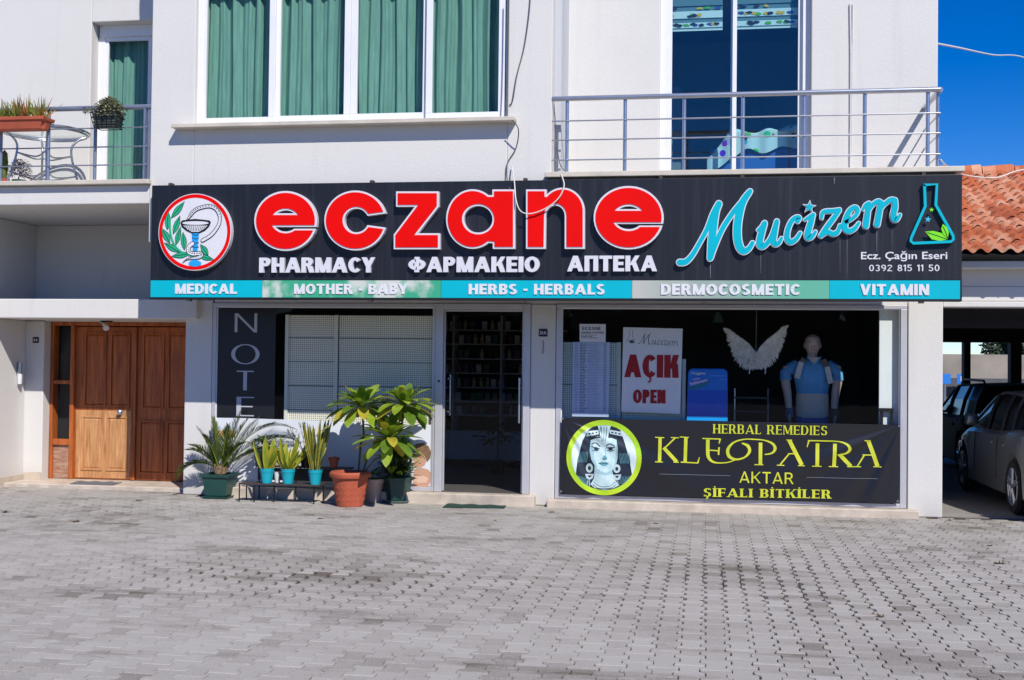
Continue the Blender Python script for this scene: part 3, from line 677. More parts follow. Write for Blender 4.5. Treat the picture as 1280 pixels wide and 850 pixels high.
# ---- round emblem: cup, snake and laurel
YM = YS-.075
Ze = zoomer(180, 225, 6.5385, YM)
ec = Ze(414, 425); er = .447
EM = MB().plate(circle(ec[0], ec[1], er, n=72), YM, .07).build('emblem', M['white'], S)
rg = MB(); o_ = circle(ec[0],ec[1],er-.008,n=72); i_ = circle(ec[0],ec[1],er-.048,n=72)
for k in range(72): rg.add([(o_[k][0],YM-.003,o_[k][1]),(o_[(k+1)%72][0],YM-.003,o_[(k+1)%72][1]),(i_[(k+1)%72][0],YM-.003,i_[(k+1)%72][1]),(i_[k][0],YM-.003,i_[k][1])], [(3,2,1,0)])
rg.build('ring', M['red'], EM)
green = mat('print_green', '#1fa878', .5); blue = mat('print_blue', '#1a9be6', .5); limem = mat('leaf_lime', '#7be016', .45)
pr = 1/6.5385*.00885          # metres per zoom pixel
def almond(mb, tip, base, w, y, Zf, grow=0):
    tx, tz = Zf(*tip); bx, bz = Zf(*base); dx, dz = bx-tx, bz-tz; l = math.hypot(dx, dz); nx, nz = -dz/l, dx/l; w = w*pr/2+grow
    prof = [(0,0),(.2,.5),(.42,.95),(.62,1),(.82,.65),(1,.1)]
    tx -= dx/l*grow*1.6; tz -= dz/l*grow*1.6; dx *= 1+grow*2/l; dz *= 1+grow*2/l
    mb.plate([(tx+dx*t+nx*w*q, tz+dz*t+nz*w*q) for t, q in prof]+[(tx+dx*t-nx*w*q, tz+dz*t-nz*w*q) for t, q in prof[::-1]], y)
blk, grn = MB(), MB()
LV = [((330,180),(225,310),46),((200,265),(192,405),46),((295,295),(240,440),44),((150,400),(212,512),50),((300,385),(262,530),40),((170,515),(282,588),44),((227,625),(375,603),44),((320,430),(332,570),44),((465,530),(525,615),44),((568,650),(450,620),36)]
for k, (t, b_, w) in enumerate(LV):
    almond(blk, t, b_, w, YM-.004-.0001*k, Ze, .007); almond(grn, t, b_, w, YM-.006-.0001*k, Ze)
    vx, vz = Ze(*t); wx, wz = Ze(*b_); blk.ribbon([(vx+(wx-vx)*.12, vz+(wz-vz)*.12),(wx,wz)], .006, YM-.0085, caps=False)
stem = [Ze(*p) for p in smooth_line([(215,310),(218,430),(250,530),(310,590),(380,615),(450,622),(555,648)], 5)]
grn.ribbon(stem, .022, YM-.0075)
# cup
blk.plate([Ze(*p) for p in [(298,350),(310,385),(345,415),(390,436),(455,436),(500,415),(535,380),(548,345),(535,330),(420,318),(312,330)]], YM-.0040)
wht = MB().plate([Ze(*p) for p in [(322,372),(352,402),(392,424),(450,424),(492,402),(520,372)]], YM-.0052)
for x in range(335, 520, 17): blk.ribbon([Ze(x,372),Ze(420+(x-420)*.7,418)], .007, YM-.006, caps=False)
wht.plate([Ze(*p) for p in ell(422,352,108,15,0,360,24)[:-1]], YM-.0055)
bl = MB().plate([Ze(*p) for p in [(392,436),(452,436),(444,520),(440,580),(402,580),(396,520)]], YM-.006).plate([Ze(*p) for p in [(404,600),(430,600),(436,660),(398,660)]], YM-.006)
bl.plate([Ze(*p) for p in ell(418,682,52,26,0,360,24)[:-1]], YM-.0062)
for q in ((440,470),(470,500),(505,535),(540,565)): blk.ribbon([Ze(394,q[0]),Ze(420,q[0]+14),Ze(450,q[0]+6)], .008, YM-.0072, caps=False)
sn = smooth_line([(352,326),(372,305),(395,270),(430,240),(480,222),(540,214),(590,236),(620,290),(618,350),(590,405),(545,455),(480,495)], 5)
sn2 = smooth_line([(400,520),(370,545),(366,585),(400,603),(450,600),(472,612),(450,632),(395,640),(350,650),(318,676)], 5)
for line, w0, taper in ((sn, 34, True), (sn2, 40, False)):
    pts = [Ze(*p) for p in line]; n = len(pts)
    ww = [(w0*(min(1, .25+k/n*5) if taper else max(.12, 1-max(0, k/n-.55)*2.0))) for k in range(n)]
    blk.ribbon(pts, [w*pr for w in ww], YM-.0078); wht.ribbon(pts, [max(.002, (w-12)*pr) for w in ww], YM-.0088)
    for k in range(6, n-2, 2):
        a, c = pts[k], pts[k+1]; blk.ribbon([a, ((a[0]+c[0])/2+.006, (a[1]+c[1])/2+.006)], .012, YM-.0094, caps=False)
blk.build('emblem_outline', M['black'], EM); grn.build('laurel', green, EM); wht.build('snake', M['white'], EM); bl.build('cup', blue, EM)
# ---- the slanted script word: strokes with a thin white edge
YW = YS-.05
Zm = zoomer(835, 225, 6.8, YW); Zn = zoomer(980, 220, 5.6889, YW)
pm, pn = .00885/6.8, .00885/5.6889
script = [
    (Zm, pm, [(100,700),(150,695),(205,640),(265,540),(330,420),(385,285),(432,200)], [50,46,40,36,38,44,46]),
    (Zm, pm, [(432,205),(405,270),(385,400),(372,520),(358,665)], [50,58,62,60,44]),
    (Zm, pm, [(362,660),(395,570),(460,420),(550,280),(640,170),(698,95)], [42,40,40,40,40,38]),
    (Zm, pm, [(690,105),(630,200),(595,350),(590,480),(610,570),(645,605),(690,580),(718,535)], [44,58,62,62,60,52,40,34]),
    (Zm, pm, [(765,425),(800,395),(822,365)], [22,34,38]), (Zm, pm, [(818,375),(790,470),(778,540),(800,565),(840,540),(885,470),(925,350)], [46,52,52,46,38,38,36]),
    (Zm, pm, [(925,355),(905,450),(895,520),(915,545),(945,530),(965,495)], [38,46,48,42,32,26]),
    (Zn, pn, [(98,320),(108,298),(88,294),(55,320),(28,380),(22,440),(45,470),(85,450),(115,405)], [30,30,30,32,34,36,34,28,22]),
    (Zn, pn, [(148,312),(180,292),(208,275)], [16,24,28]), (Zn, pn, [(204,280),(188,340),(168,410),(172,440),(200,430),(224,395)], [32,38,40,36,28,20]),
    (Zn, pn, [(268,300),(275,262),(300,250),(345,248),(395,238)], [18,26,28,28,22]), (Zn, pn, [(392,246),(345,310),(300,370),(262,425)], [28,34,34,30]),
    (Zn, pn, [(268,420),(310,398),(350,412),(385,392),(398,350)], [28,30,32,30,20]),
    (Zn, pn, [(432,330),(480,305),(518,268),(522,235),(500,222),(465,250),(440,310),(432,365),(458,392),(500,375),(532,335)], [24,24,26,28,28,34,38,38,34,28,20]),
    (Zn, pn, [(560,240),(582,205),(606,196)], [14,24,26]), (Zn, pn, [(604,196),(592,280),(582,355)], [32,36,38]), (Zn, pn, [(592,265),(630,205),(668,180),(690,190)], [20,26,30,32]),
    (Zn, pn, [(690,190),(678,260),(662,345)], [34,36,38]), (Zn, pn, [(672,260),(715,200),(760,168),(788,172)], [20,26,30,32]),
    (Zn, pn, [(788,172),(790,220),(778,280),(790,312),(812,298),(825,275)], [34,36,38,34,24,18]),
]
SW = None; wm_, tm_ = MB(), MB()
for k, (Zf, p, pts, ww) in enumerate(script):
    q = smooth_line([(x, y, w) for (x, y), w in zip(pts, ww)], 6)
    P = [Zf(a[0], a[1]) for a in q]
    wm_.ribbon(P, [a[2]*p+.019 for a in q], YW+.00025*k, .045); tm_.ribbon(P, [a[2]*p for a in q], YW-.003-.00012*k, .004)
def star(mb, c, r, y, depth=0.): mb.plate([(c[0]+(r if i % 2 == 0 else r*.42)*math.sin(i*math.pi/5+.1), c[1]+(r if i % 2 == 0 else r*.42)*math.cos(i*math.pi/5+.1)) for i in range(10)], y, depth)
star(wm_, Zn(180,220), .078, YW, .045); star(tm_, Zn(180,220), .058, YW-.0062, .003)
SW = wm_.build('script_word', lw_, S); tm_.build('script_face', M['teal'], SW)
# ---- flask with leaves
fo = [(992,64),(1088,58),(1080,205),(1100,240),(1203,425),(1205,450),(1188,466),(920,478),(902,462),(905,440),(1005,215),(1000,70)]
fp = [Zn(*p) for p in fo]
FL = MB().ribbon(fp+[fp[0]], .028, YW, .045).build('flask_outline', M['teal'], S)
fl = MB(); 
def leafp(pts, y): fl.plate([Zn(*p) for p in pts], y)
leafp([(1005,395),(1060,390),(1120,405),(1166,450),(1110,462),(1050,450)], YW); leafp([(1130,340),(1118,375),(1130,410),(1166,445),(1172,400),(1160,365)], YW+.001)
star(fl, Zn(1050,240), .026, YW); lf_ = fl.build('flask_leaves', limem, S)
d_ = MB().ribbon([Zn(*p) for p in ((1020,402),(1090,425),(1160,450))], .007, YW-.002).ribbon([Zn(*p) for p in ((1132,360),(1150,400),(1165,440))], .006, YW-.002); d_.build('leaf_vein', M['black'], lf_)
b_ = MB(); star(b_, Zn(1024,308), .034, YW); b_.build('flask_star', mat('print_sky', '#35b8dc', .5), S)
x0, z0 = Zn(552, 588); x1, _ = Zn(1168, 588)
text_mesh('lettering', 'Ecz. Çağın Eseri', M['white'], S, x0, x1, Zn(860, 587)[1], YS-.0015, .078, .012)
t_ = MB()
x0, z0 = Zn(610, 675); x1, _ = Zn(1112, 675)
lettering(MB(), '0392 815 11 50', x0, x1, Zn(860, 674)[1], Zn(860, 628)[1], YS-.0018, 0, s=.15, b=.13, gap=.16).build('lettering', M['white'], S)
# runs of dried rain below the letters, and the fixing clips
sm = mat('dried_streak', '#6e7078', .8)
sk = MB()
for px, y0, y1, w in ((888,328,348,.011),(951,314,342,.006),(1096,287,314,.008),(1059,288,342,.005),(1050,300,340,.004),(1076,262,300,.003),(1043,222,230,.012),(1080,280,312,.003),(1115,288,310,.003)):
    a = XZ(px, y0, YS); b2 = XZ(px, y1, YS); MB().ribbon([a, b2], [w, w*.35], YS-.0012, caps=False).build('streak', sm, S)
for px in (212, 464, 656, 826, 928, 1155):
    x, _ = XZ(px, 230, YS); MB().box(x-.02,x+.02,YS+.01,YS+.09,zt-.005,zt+.028).build('clip', M['rust'], S)
for px in (235, 462, 653, 880, 1152):
    x, _ = XZ(px, 376, YS); MB().box(x-.025,x+.025,YS-.004,YS+.06,zb_-.02,zb_+.006).build('clip', M['rust'], S)
for px in (480, 960):
    x, _ = XZ(px, 300, YS); MB().box(x-.002,x+.002,YS-.0015,YS,zst,zt).build('seam', M['dark'], S)

# ------------------------------------------------------------------ prints on the left window
YG = 14.124
nf = mat('black_film', (.012,.012,.014), .35)
wf = mat('white_film', '#dfe3e9', .5, var=.08, vscale=2)
Zf5 = zoomer(255, 370, 4.2667, YG)
nd = MB().plate([XZ(266.5,383,YG),XZ(345,383,YG),XZ(343,523,YG),XZ(264.5,522,YG)], YG).build('window_decal', nf)
tag(nd, 'black film on the left shop window with NOTE in tall silver letters', 'decal')
sil = mat('silver_letter', '#b9bac2', .45)
for ch, (a, b2, c, d) in zip('NOTE', ((165,283,92,194),(146,296,256,365),(175,264,398,504),(174,266,537,642))):
    x0, z1 = Zf5(a, c); x1, z0 = Zf5(b2, d)
    lettering(MB(), ch, x0, x1, z0, z1, YG-.0015, 0, s={'N':.1,'O':.12,'T':.16,'E':.17}[ch], b={'O':.045}.get(ch, .06), thin=.1).build('lettering', sil, nd)
fz = at(400, 525, 1, YG).z
fd = MB().plate([(-6.06,.186),(-3.272,.186),(-3.272,XZ(540,531,YG)[1]),(-6.06,fz+.01)], YG+.001).build('window_film', wf)
tag(fd, 'white film covering the lower half of the left shop window', 'decal')
tl = mat('thin_grey_print', '#7d828c', .6)
x0, z0 = XZ(336, 556, YG); x1, _ = XZ(379, 556, YG)
text_mesh('lettering', 'homodor', tl, fd, x0, x1, z0, YG-.001, .085, 0)
MB().plate([XZ(*p, YG) for p in ((268,538),(295,538),(294,547),(267,547))], YG-.001).build('print_patch', mat('tan_print', '#c9a46a', .6), fd)
# woman and child printed at the right edge of the film
Zp = zoomer(400, 460, 4.725, YG)
pp = lambda pts: [Zp(*p) for p in pts]
skin = mat('print_skin', '#c99a80', .6); skin2 = mat('print_skin_light', '#dfb9a2', .6); hair = mat('print_hair', '#8a6a4c', .6, var=.4, vscale=30)
port = MB().plate(pp([(548,470),(570,448),(610,442),(642,462),(656,498),(650,535),(632,556),(618,520),(590,492),(555,500)]), YG-.0008).build('print_hair', hair, fd)
MB().plate(pp([(548,500),(590,490),(616,518),(628,550),(618,575),(590,590),(555,585)]), YG-.0006).plate(pp([(556,600),(600,590),(640,600),(662,630),(650,680),(625,720),(575,725),(548,700)]), YG-.0005).build('print_skin', skin, fd)
MB().plate(pp([(560,640),(610,635),(640,650),(630,675),(585,680),(556,670)]), YG-.0012).build('print_child', skin2, fd)
MB().ribbon(pp([(585,525),(600,528)]), .008, YG-.0014).ribbon(pp([(578,560),(596,564)]), .006, YG-.0014).build('print_line', mat('print_brown', '#5d3a2a', .6), fd)
# ------------------------------------------------------------------ pegboard display backs behind the glass
def peg_mat(nm, c):
    m = mat(nm, c, .6); N, L, b = nodes_of(m)
    g_ = N.new('ShaderNodeNewGeometry'); sp = N.new('ShaderNodeSeparateXYZ'); L.new(g_.outputs['Position'], sp.inputs[0])
    def cell(o): 
        f = mathn(N, L, 'FRACT', mathn(N, L, 'MULTIPLY', o, 1/.0262)); return mathn(N, L, 'POWER', mathn(N, L, 'SUBTRACT', f, .5), 2)
    d = mathn(N, L, 'ADD', cell(sp.outputs[0]), cell(sp.outputs[2])); h = mathn(N, L, 'LESS_THAN', d, .05)
    x = N.new('ShaderNodeMix'); x.data_type = 'RGBA'; L.new(h, x.inputs['Factor']); c_ = lin(c)
    x.inputs[6].default_value = (*c_, 1); x.inputs[7].default_value = (.03,.03,.028,1); L.new(x.outputs[2], b.inputs['Base Color']); return m
pegm = peg_mat('pegboard', '#e6e2cf'); pegg = peg_mat('pegboard_greenish', '#cfe0da'); cream = mat('cream_metal', '#dcdccd', .5)
def pegstand(label, x0, x1, z0, z1, y, m, posts, seams, cm=cream):
    t = thing('pegboard_stand', label, 'display stand', ((x0+x1)/2, y, .13))
    MB().box(x0,x1,y,y+.02,z0,z1).build('pegboard', m, t)
    for p in posts: MB().box(p-.022,p+.022,y-.03,y-.002,.14,z1+.004).build('post', cm, t, bevel=.003)
    sm_ = MB()
    for s in seams: sm_.box(x0,x1,y-.003,y-.0005,s-.006,s+.006)
    if seams: sm_.build('seam', mat('seam_grey', '#6f716a', .6), t)
    MB().box(x0,x1,y-.03,y+.16,.131,.2).build('base', cm, t)
    return t
YP = 14.20
sz = [XZ(470, y, YP)[1] for y in (423, 453, 483.5, 514)]
xa, xb, xc = XZ(359, 450, YP)[0], XZ(420.5, 450, YP)[0], XZ(544, 450, YP)[0]
pegstand('narrow cream pegboard display stand just right of the NOTE film', xa, xb-.03, .25, XZ(400,394,YP)[1], YP, pegm, [xa], sz)
pegstand('wide cream pegboard display stand behind the tall potted plant', xb+.03, xc, .25, XZ(480,394.5,YP)[1], YP+.004, pegm, [xb, xc-.01], sz)
YQ = 14.24
qa, qb, qc, qd = (XZ(p, 470, YQ)[0] for p in (702.5, 775, 777.5, 856))
pegstand('pale green pegboard display stand behind the printed price list', qa, qb, .25, XZ(740,428,YQ)[1], YQ, pegg, [qb-.01], [XZ(740,481,YQ)[1]], mat('pale_metal', '#c3d2cc', .5))
pegstand('pale green pegboard display stand behind the AÇIK OPEN poster', qc, qd, .25, XZ(830,449,YQ)[1], YQ+.004, pegg, [qd-.01], [], mat('pale_metal', '#c3d2cc', .5))
# ------------------------------------------------------------------ posters in the right window
Y1 = 14.145; paper = mat('paper', '#e6e6ea', .7, var=.05, vscale=6)
Zq = zoomer(700, 395, 6.294, Y1)
ps = MB().plate([Zq(498,88),Zq(965,100),Zq(945,772),Zq(482,752)], Y1).build('poster', paper)
tag(ps, 'white poster reading AÇIK OPEN in dark red on the right shop window', 'poster')
red2 = mat('dark_red_print', '#a3060e', .6)
x0,_ = Zq(506,480); x1,_ = Zq(934,485)
lettering(MB(), 'AÇIK', x0, x1, Zq(700,484)[1], Zq(700,305)[1], Y1-.004, 0, s=.36, b=.2, gap=.06, thin=.33).build('lettering', red2, ps)
x0,_ = Zq(574,688); x1,_ = Zq(830,688)
lettering(MB(), 'OPEN', x0, x1, Zq(700,687)[1], Zq(700,580)[1], Y1-.004, 0, s=.36, b=.2, gap=.06, thin=.33).build('lettering', red2, ps)
teal2 = mat('dark_teal_print', '#2e5f68', .6)
sc = MB()                                              # small script word, same strokes as the board
bx0, bz0 = XZ(838, 335, YW); bx1 = XZ(1128, 260, YW)[0]
px0, pz0 = Zq(598, 222); px1 = Zq(932, 222)[0]; kk = (px1-px0)/(bx1-bx0)
for k, (Zf, p, pts, ww) in enumerate(script):
    q = smooth_line([(x, y, w) for (x, y), w in zip(pts, ww)], 3); P = []
    for a in q:
        X, Zc = Zf(a[0], a[1]); P.append((px0+(X-bx0)*kk, pz0+((Zc-bz0)-(X-bx0)*.235)*kk*1.05))
    sc.ribbon(P, [max(.0015, a[2]*p*kk*.5) for a in q], Y1-.002-.0001*(k % 5), caps=False)
sc.build('script_word', teal2, ps)
fk = MB().ribbon([Zq(x, y) for x, y in ((545,110),(548,150),(525,205))], .004, Y1-.002, caps=False).ribbon([Zq(x, y) for x, y in ((570,110),(570,150),(588,212))], .004, Y1-.002, caps=False)
fk.plate([Zq(x, y) for x, y in ((540,195),(570,185),(585,212),(555,215))], Y1-.002); fk.build('flask_print', teal2, ps)
Y0_ = 14.150
nt_ = MB().plate([Zq(153,62),Zq(360,64),Zq(358,205),Zq(155,203)], Y0_).build('notice', paper)
tag(nt_, 'small white ECZANE notice taped above the price list', 'notice')
ink = mat('ink', '#26272c', .7); ink2 = mat('ink_faint', '#5d6c96', .7)
x0,_ = Zq(175,110); x1,_ = Zq(322,110)
lettering(MB(), 'ECZANE', x0, x1, Zq(240,110)[1], Zq(240,85)[1], Y0_-.002, 0, s=.24, b=.1, gap=.14, serif=.06, thin=.12).build('lettering', ink, nt_)
ln = MB(); rnd = random.Random(5)
def words(mb, xa_, xb_, yc, h, lo=6, hi=26):
    x = xa_
    while x < xb_-4:
        w = min(rnd.uniform(lo, hi), xb_-x); mb.plate([Zq(x,yc),Zq(x+w,yc),Zq(x+w,yc+h),Zq(x,yc+h)], Y0_-.002); x += w+rnd.uniform(3, 6)
x0,_ = Zq(165,138); x1,_ = Zq(342,138)
lettering(MB(), 'ÇALIŞMA SAATLERİ', x0, x1, Zq(240,137)[1], Zq(240,124)[1], Y0_-.002, 0, s=.24, b=.1, gap=.14, serif=.05, thin=.12).build('lettering', ink, nt_)
for y in (148, 159, 170): words(ln, 166, 250+rnd.uniform(0, 60), y, 4)
ln.build('print_lines', ink, nt_)
pl_ = MB().plate([Zq(100,205),Zq(392,207),Zq(382,795),Zq(94,790)], Y0_+.003).build('price_list', mat('paper_blue', '#b7c6e2', .7, var=.08, vscale=5))
tag(pl_, 'long pale blue sheet printed with columns of tiny text left of the poster', 'notice')
ln = MB(); Y0_ += .003
lf2 = MB()
for k in range(44):
    y = 218+k*12.4; ddx = -k*.12
    words(lf2, 116+ddx, 146+ddx, y, 3.2); words(ln, 158+ddx, 158+rnd.uniform(34, 54), y, 4.6); words(lf2, 218+ddx, 218+rnd.uniform(70, 112), y+2, 2.6); words(ln, 345+ddx, 366+ddx, y, 4.6, 6, 12)
ln.build('print_lines', ink, pl_); lf2.build('print_columns', ink2, pl_)
# ------------------------------------------------------------------ black banner
YBn = 14.055
def banner_y(u, v):   # u along, v up (0..1): slack folds fanning from the two upper corners
    y = 0
    for cu, cv, sg in ((0, 1, 1), (1, 1, -1)):
        dx = (u-cu)*sg*4.0; dz = (cv-v)*1.0; r = math.hypot(dx, dz)+1e-6; a = math.atan2(dz, dx)
        f = math.exp(-r/1.25)*min(1, r*1.5)
        y += f*(.015*math.sin(a*15+.6)+.008*math.sin(a*25+2))
    return y+.004*math.sin(u*23+v*2.1)*math.sin(v*3.14)
b00, b10, b11, b01 = XZ(699.5, 617, YBn), XZ(1123.5, 629.5, YBn), XZ(1125.5, 531, YBn), XZ(702, 522, YBn)
def buv(u, v, dy=0):
    x = (b00[0]*(1-u)+b10[0]*u)*(1-v)+(b01[0]*(1-u)+b11[0]*u)*v; z = (b00[1]*(1-u)+b10[1]*u)*(1-v)+(b01[1]*(1-u)+b11[1]*u)*v
    return (x, YBn-banner_y(u, v)-dy, z)
BN = MB().grid([[buv(i/260, j/70) for i in range(261)] for j in range(71)]).build('banner', mat('black_vinyl', (.012,.012,.016), .33, spec=.6), None, smooth=True)
tag(BN, 'black vinyl banner KLEOPATRA AKTAR hung across the foot of the right window', 'banner')
def on_banner(mb, lift, extra=.006):  # drape flat print over the folds
    bm = bmesh.new(); vv = [bm.verts.new(p) for p in mb.v]
    for f in mb.f:
        try: bm.faces.new([vv[i] for i in f])
        except ValueError: pass
    bmesh.ops.triangulate(bm, faces=[f for f in bm.faces if len(f.verts) > 4])
    for _ in range(5):
        es = [e for e in bm.edges if e.calc_length() > .022]
        if not es: break
        bmesh.ops.subdivide_edges(bm, edges=es, cuts=1); bmesh.ops.triangulate(bm, faces=[f for f in bm.faces if len(f.verts) > 4])
    bm.verts.index_update(); mb.v = [tuple(v.co) for v in bm.verts]; mb.f = [[v.index for v in f.verts] for f in bm.faces]; mb.m = [0]*len(mb.f); bm.free()
    for i, p in enumerate(mb.v):
        u = (p[0]-b00[0])/(b10[0]-b00[0]); lo = b00[1]*(1-u)+b10[1]*u; hi = b01[1]*(1-u)+b11[1]*u; v = (p[2]-lo)/(hi-lo)
        mb.v[i] = (p[0], YBn-banner_y(u, v)-lift-extra-(YBn-p[1]), p[2])
    return mb
Zk = zoomer(800, 525, 4.129, YBn); pk = .0095/4.129
gold = mat('yellow_print', '#d8d63c', .5, var=.12, vscale=6, var2='#b3c32c')
kl = MB(); kk_ = [0]
def st_(pts, w, sm=0):
    q = pts if not sm else smooth_line(pts, 6)
    ww = w
    if isinstance(w, (list, tuple)):
        n = len(q); ww = [np.interp(i/(n-1)*(len(w)-1), range(len(w)), w)*pk for i in range(n)]
    else: ww = w*pk
    kk_[0] += 1
    kl.ribbon([Zk(*p) for p in q], ww, YBn-.0001*(kk_[0] % 10), caps=False)
for p, w in (([(104,88),(101,214)],17),([(78,89),(125,91)],5),([(78,215),(118,217)],5),([(182,92),(125,147)],7),([(160,90),(200,92)],5),([(122,142),(190,216)],18),([(172,217),(200,218)],5),
             ([(237,88),(233,217)],17),([(205,87),(252,90)],5),([(210,217),(300,222)],6),([(298,222),(307,192)],[9,3]),
             ([(322,95),(415,98)],6),([(414,96),(408,122)],[10,4]),([(352,155),(408,159)],6),([(408,140),(405,180)],8),
             ([(622,116),(621,228)],18),([(590,230),(636,231)],5),
             ([(770,104),(835,232)],20),([(722,232),(770,174)],7),([(765,174),(808,174)],6),([(706,233),(745,234)],5),([(815,235),(850,236)],5),([(755,103),(785,104)],5),
             ([(866,106),(1000,109)],6),([(872,106),(862,140)],[9,4]),([(916,120),(914,237)],18),([(888,238),(936,239)],5),
             ([(1006,122),(1001,239)],18),([(974,240),(1022,241)],5),([(1030,178),(1088,239)],19),([(1068,240),(1106,241)],5),
             ([(1178,106),(1226,239)],20),([(1120,240),(1158,180)],7),([(1148,180),(1206,181)],6),([(1104,240),(1140,241)],5),([(1204,241),(1246,242)],5),([(1158,106),(1190,107)],5)):
    st_(p, w)
for p, w in (([(350,100),(350,160),(353,190),(370,212),(400,221),(450,219),(485,208),(502,203)],[18,18,17,12,7,6,6,5]),
             ([(600,100),(540,99),(485,115),(454,150),(460,187),(495,203),(540,192),(565,162),(556,133),(525,119)],[6,6,9,16,17,10,8,15,16,6]),
             ([(580,99),(640,104),(684,122),(697,148),(680,171),(643,178)],[6,6,12,16,9,5]),
             ([(960,108),(1030,112),(1070,128),(1082,152),(1062,172),(1018,180)],[6,6,12,16,9,5])):
    st_(p, w, 1)
on_banner(kl, .002).build('lettering', gold, BN)
for t, a, b2, y0, y1, s_, b_s, sf, th in (('HERBAL REMEDIES',378,965,73.5,26,.2,.07,.075,.09), ('ŞİFALI BİTKİLER',328,985,400,356,.25,.09,.085,.12)):
    x0,_ = Zk(a, y0); x1,_ = Zk(b2, y0); zl = Zk(a, y0-5)[1]; zr_ = Zk(b2, y0+5)[1]; h = Zk(a, y1)[1]-Zk(a, y0)[1]
    mb = lettering(MB(), t, x0, x1, 0, h, YBn, 0, s=s_, b=b_s, gap=.2, serif=sf, thin=th)
    for i, p in enumerate(mb.v): u = (p[0]-x0)/(x1-x0); mb.v[i] = (p[0], p[1], p[2]+zl*(1-u)+zr_*u)
    on_banner(mb, .002).build('lettering', gold, BN)
x0,_ = Zk(513, 325); x1,_ = Zk(793, 328); z0 = Zk(650, 327)[1]; h = Zk(650, 268)[1]-z0
on_banner(lettering(MB(), 'AKTAR', x0, x1, z0, z0+h, YBn, 0, s=.15, b=.12, gap=.16, thin=.12), .002).build('lettering', gold, BN)
rl = MB()
for a, b2 in (((100,278),(465,288)), ((860,296),(1225,303))):
    rl.ribbon([(Zk(*a)[0]+(Zk(*b2)[0]-Zk(*a)[0])*k/20, Zk(*a)[1]+(Zk(*b2)[1]-Zk(*a)[1])*k/20) for k in range(21)], .004, YBn, caps=False)
on_banner(rl, .002).build('rule', mat('rule_grey', '#7e8890', .6), BN)
# ---- round portrait of an Egyptian queen on the banner
Zc_ = zoomer(700, 520, 8.0909, YBn); pc = .0095/8.09
cc = Zc_(444, 420); r_o = 379*pc; r_i = 327*pc
def disc(r, y, n=64): 
    mb = MB()
    for j in range(6): 
        for k in range(n):
            a0, a1 = 2*math.pi*k/n, 2*math.pi*(k+1)/n; q0, q1 = r*j/6, r*(j+1)/6
            mb.add([(cc[0]+q*math.cos(a), y, cc[1]+q*math.sin(a)) for q, a in ((q0,a0),(q1,a0),(q1,a1),(q0,a1))], [(0,1,2,3)])
    return mb
limer = mat('lime_ring', '#c6d92a', .45, var=.1, vscale=3, var2='#8fd02a')
PT = on_banner(disc(r_o, YBn), .0025).build('portrait', limer, BN)
pale = mat('portrait_pale', '#cfe4e6', .5, var=.12, vscale=14, var2='#a9cdd2'); navy = mat('portrait_navy', '#1d2b3e', .5, var=.3, vscale=30, var2='#0f1826'); tealp = mat('portrait_teal', '#5e9aa4', .5)
on_banner(disc(r_i, YBn-.001), .0025).build('portrait_ground', mat('portrait_sky', '#d5e6ee', .5), PT)
def cl(pts):  # keep inside the ring
    out = []
    for p in pts:
        x, z = Zc_(*p); d = math.hypot(x-cc[0], z-cc[1]); 
        if d > r_i: x, z = cc[0]+(x-cc[0])*r_i/d, cc[1]+(z-cc[1])*r_i/d
        out.append((x, z))
    return out
def sub(pts, n=4):
    out = []
    for i in range(len(pts)):
        a, b2 = pts[i], pts[(i+1) % len(pts)]
        for k in range(n): out.append((a[0]+(b2[0]-a[0])*k/n, a[1]+(b2[1]-a[1])*k/n))
    return out
def layer(nm, m, polys, lift, ribs=()):
    mb = MB()
    for i, p in enumerate(polys): mb.plate(cl(sub(p)), YBn-lift-.00008*i)
    for i, (p, w) in enumerate(ribs): mb.ribbon(cl(smooth_line(p, 4) if len(p) > 2 else p), [x*pc for x in w] if isinstance(w, (list, tuple)) and len(w) == len(p) and len(p) == 2 else (w*pc if not isinstance(w, (list, tuple)) else w[0]*pc), YBn-lift-.0009-.00005*(i % 12), caps=False)
    on_banner(mb, .0025).build(nm, m, PT)
layer('hair', navy, [[(345,100),(440,88),(540,100),(610,140),(655,270),(700,420),(728,590),(680,660),(575,738),(445,748),(320,738),(225,660),(162,585),(180,430),(228,250),(285,140)]], .0018)
layer('face', pale, [[(312,245),(360,225),(520,222),(572,240),(586,330),(583,420),(568,490),(530,548),(470,574),(420,566),(362,515),(318,440),(300,345)],
                     [(352,500),(400,552),(470,572),(525,545),(552,640),(600,700),(540,728),(445,746),(350,728),(310,690),(348,620)]], .0026)
layer('face_shade', mat('portrait_shade', '#9dc0c8', .5), [[(312,250),(345,240),(330,330),(345,430),(385,520),(362,515),(318,440),(300,345)],[(452,330),(462,330),(470,395),(478,425),(460,420)],[(352,505),(400,552),(470,574),(528,546),(535,580),(460,600),(380,580),(350,560)],[(572,245),(586,330),(583,420),(568,490),(535,540),(560,440),(568,340)]], .0030)
layer('headband', pale, [[(275,155),(390,142),(392,182),(268,208)],[(500,138),(615,158),(632,205),(505,180)],[(380,95),(515,95),(492,180),(482,256),(418,256),(408,180)]], .0034)
lt = []
for x in range(200, 285, 14): lt.append(([(x,360),(x-14,468)], 5))
for x in range(600, 700, 14): lt.append(([(x,375),(x+14,480)], 5))
for x in range(180, 300, 15): lt.append(([(x,600+abs(x-180)*.3),(x+26,700)], 4))
for x in range(620, 720, 15): lt.append(([(x,610),(x-18,690)], 4))
layer('hair_strand', tealp, [], .0030, lt)
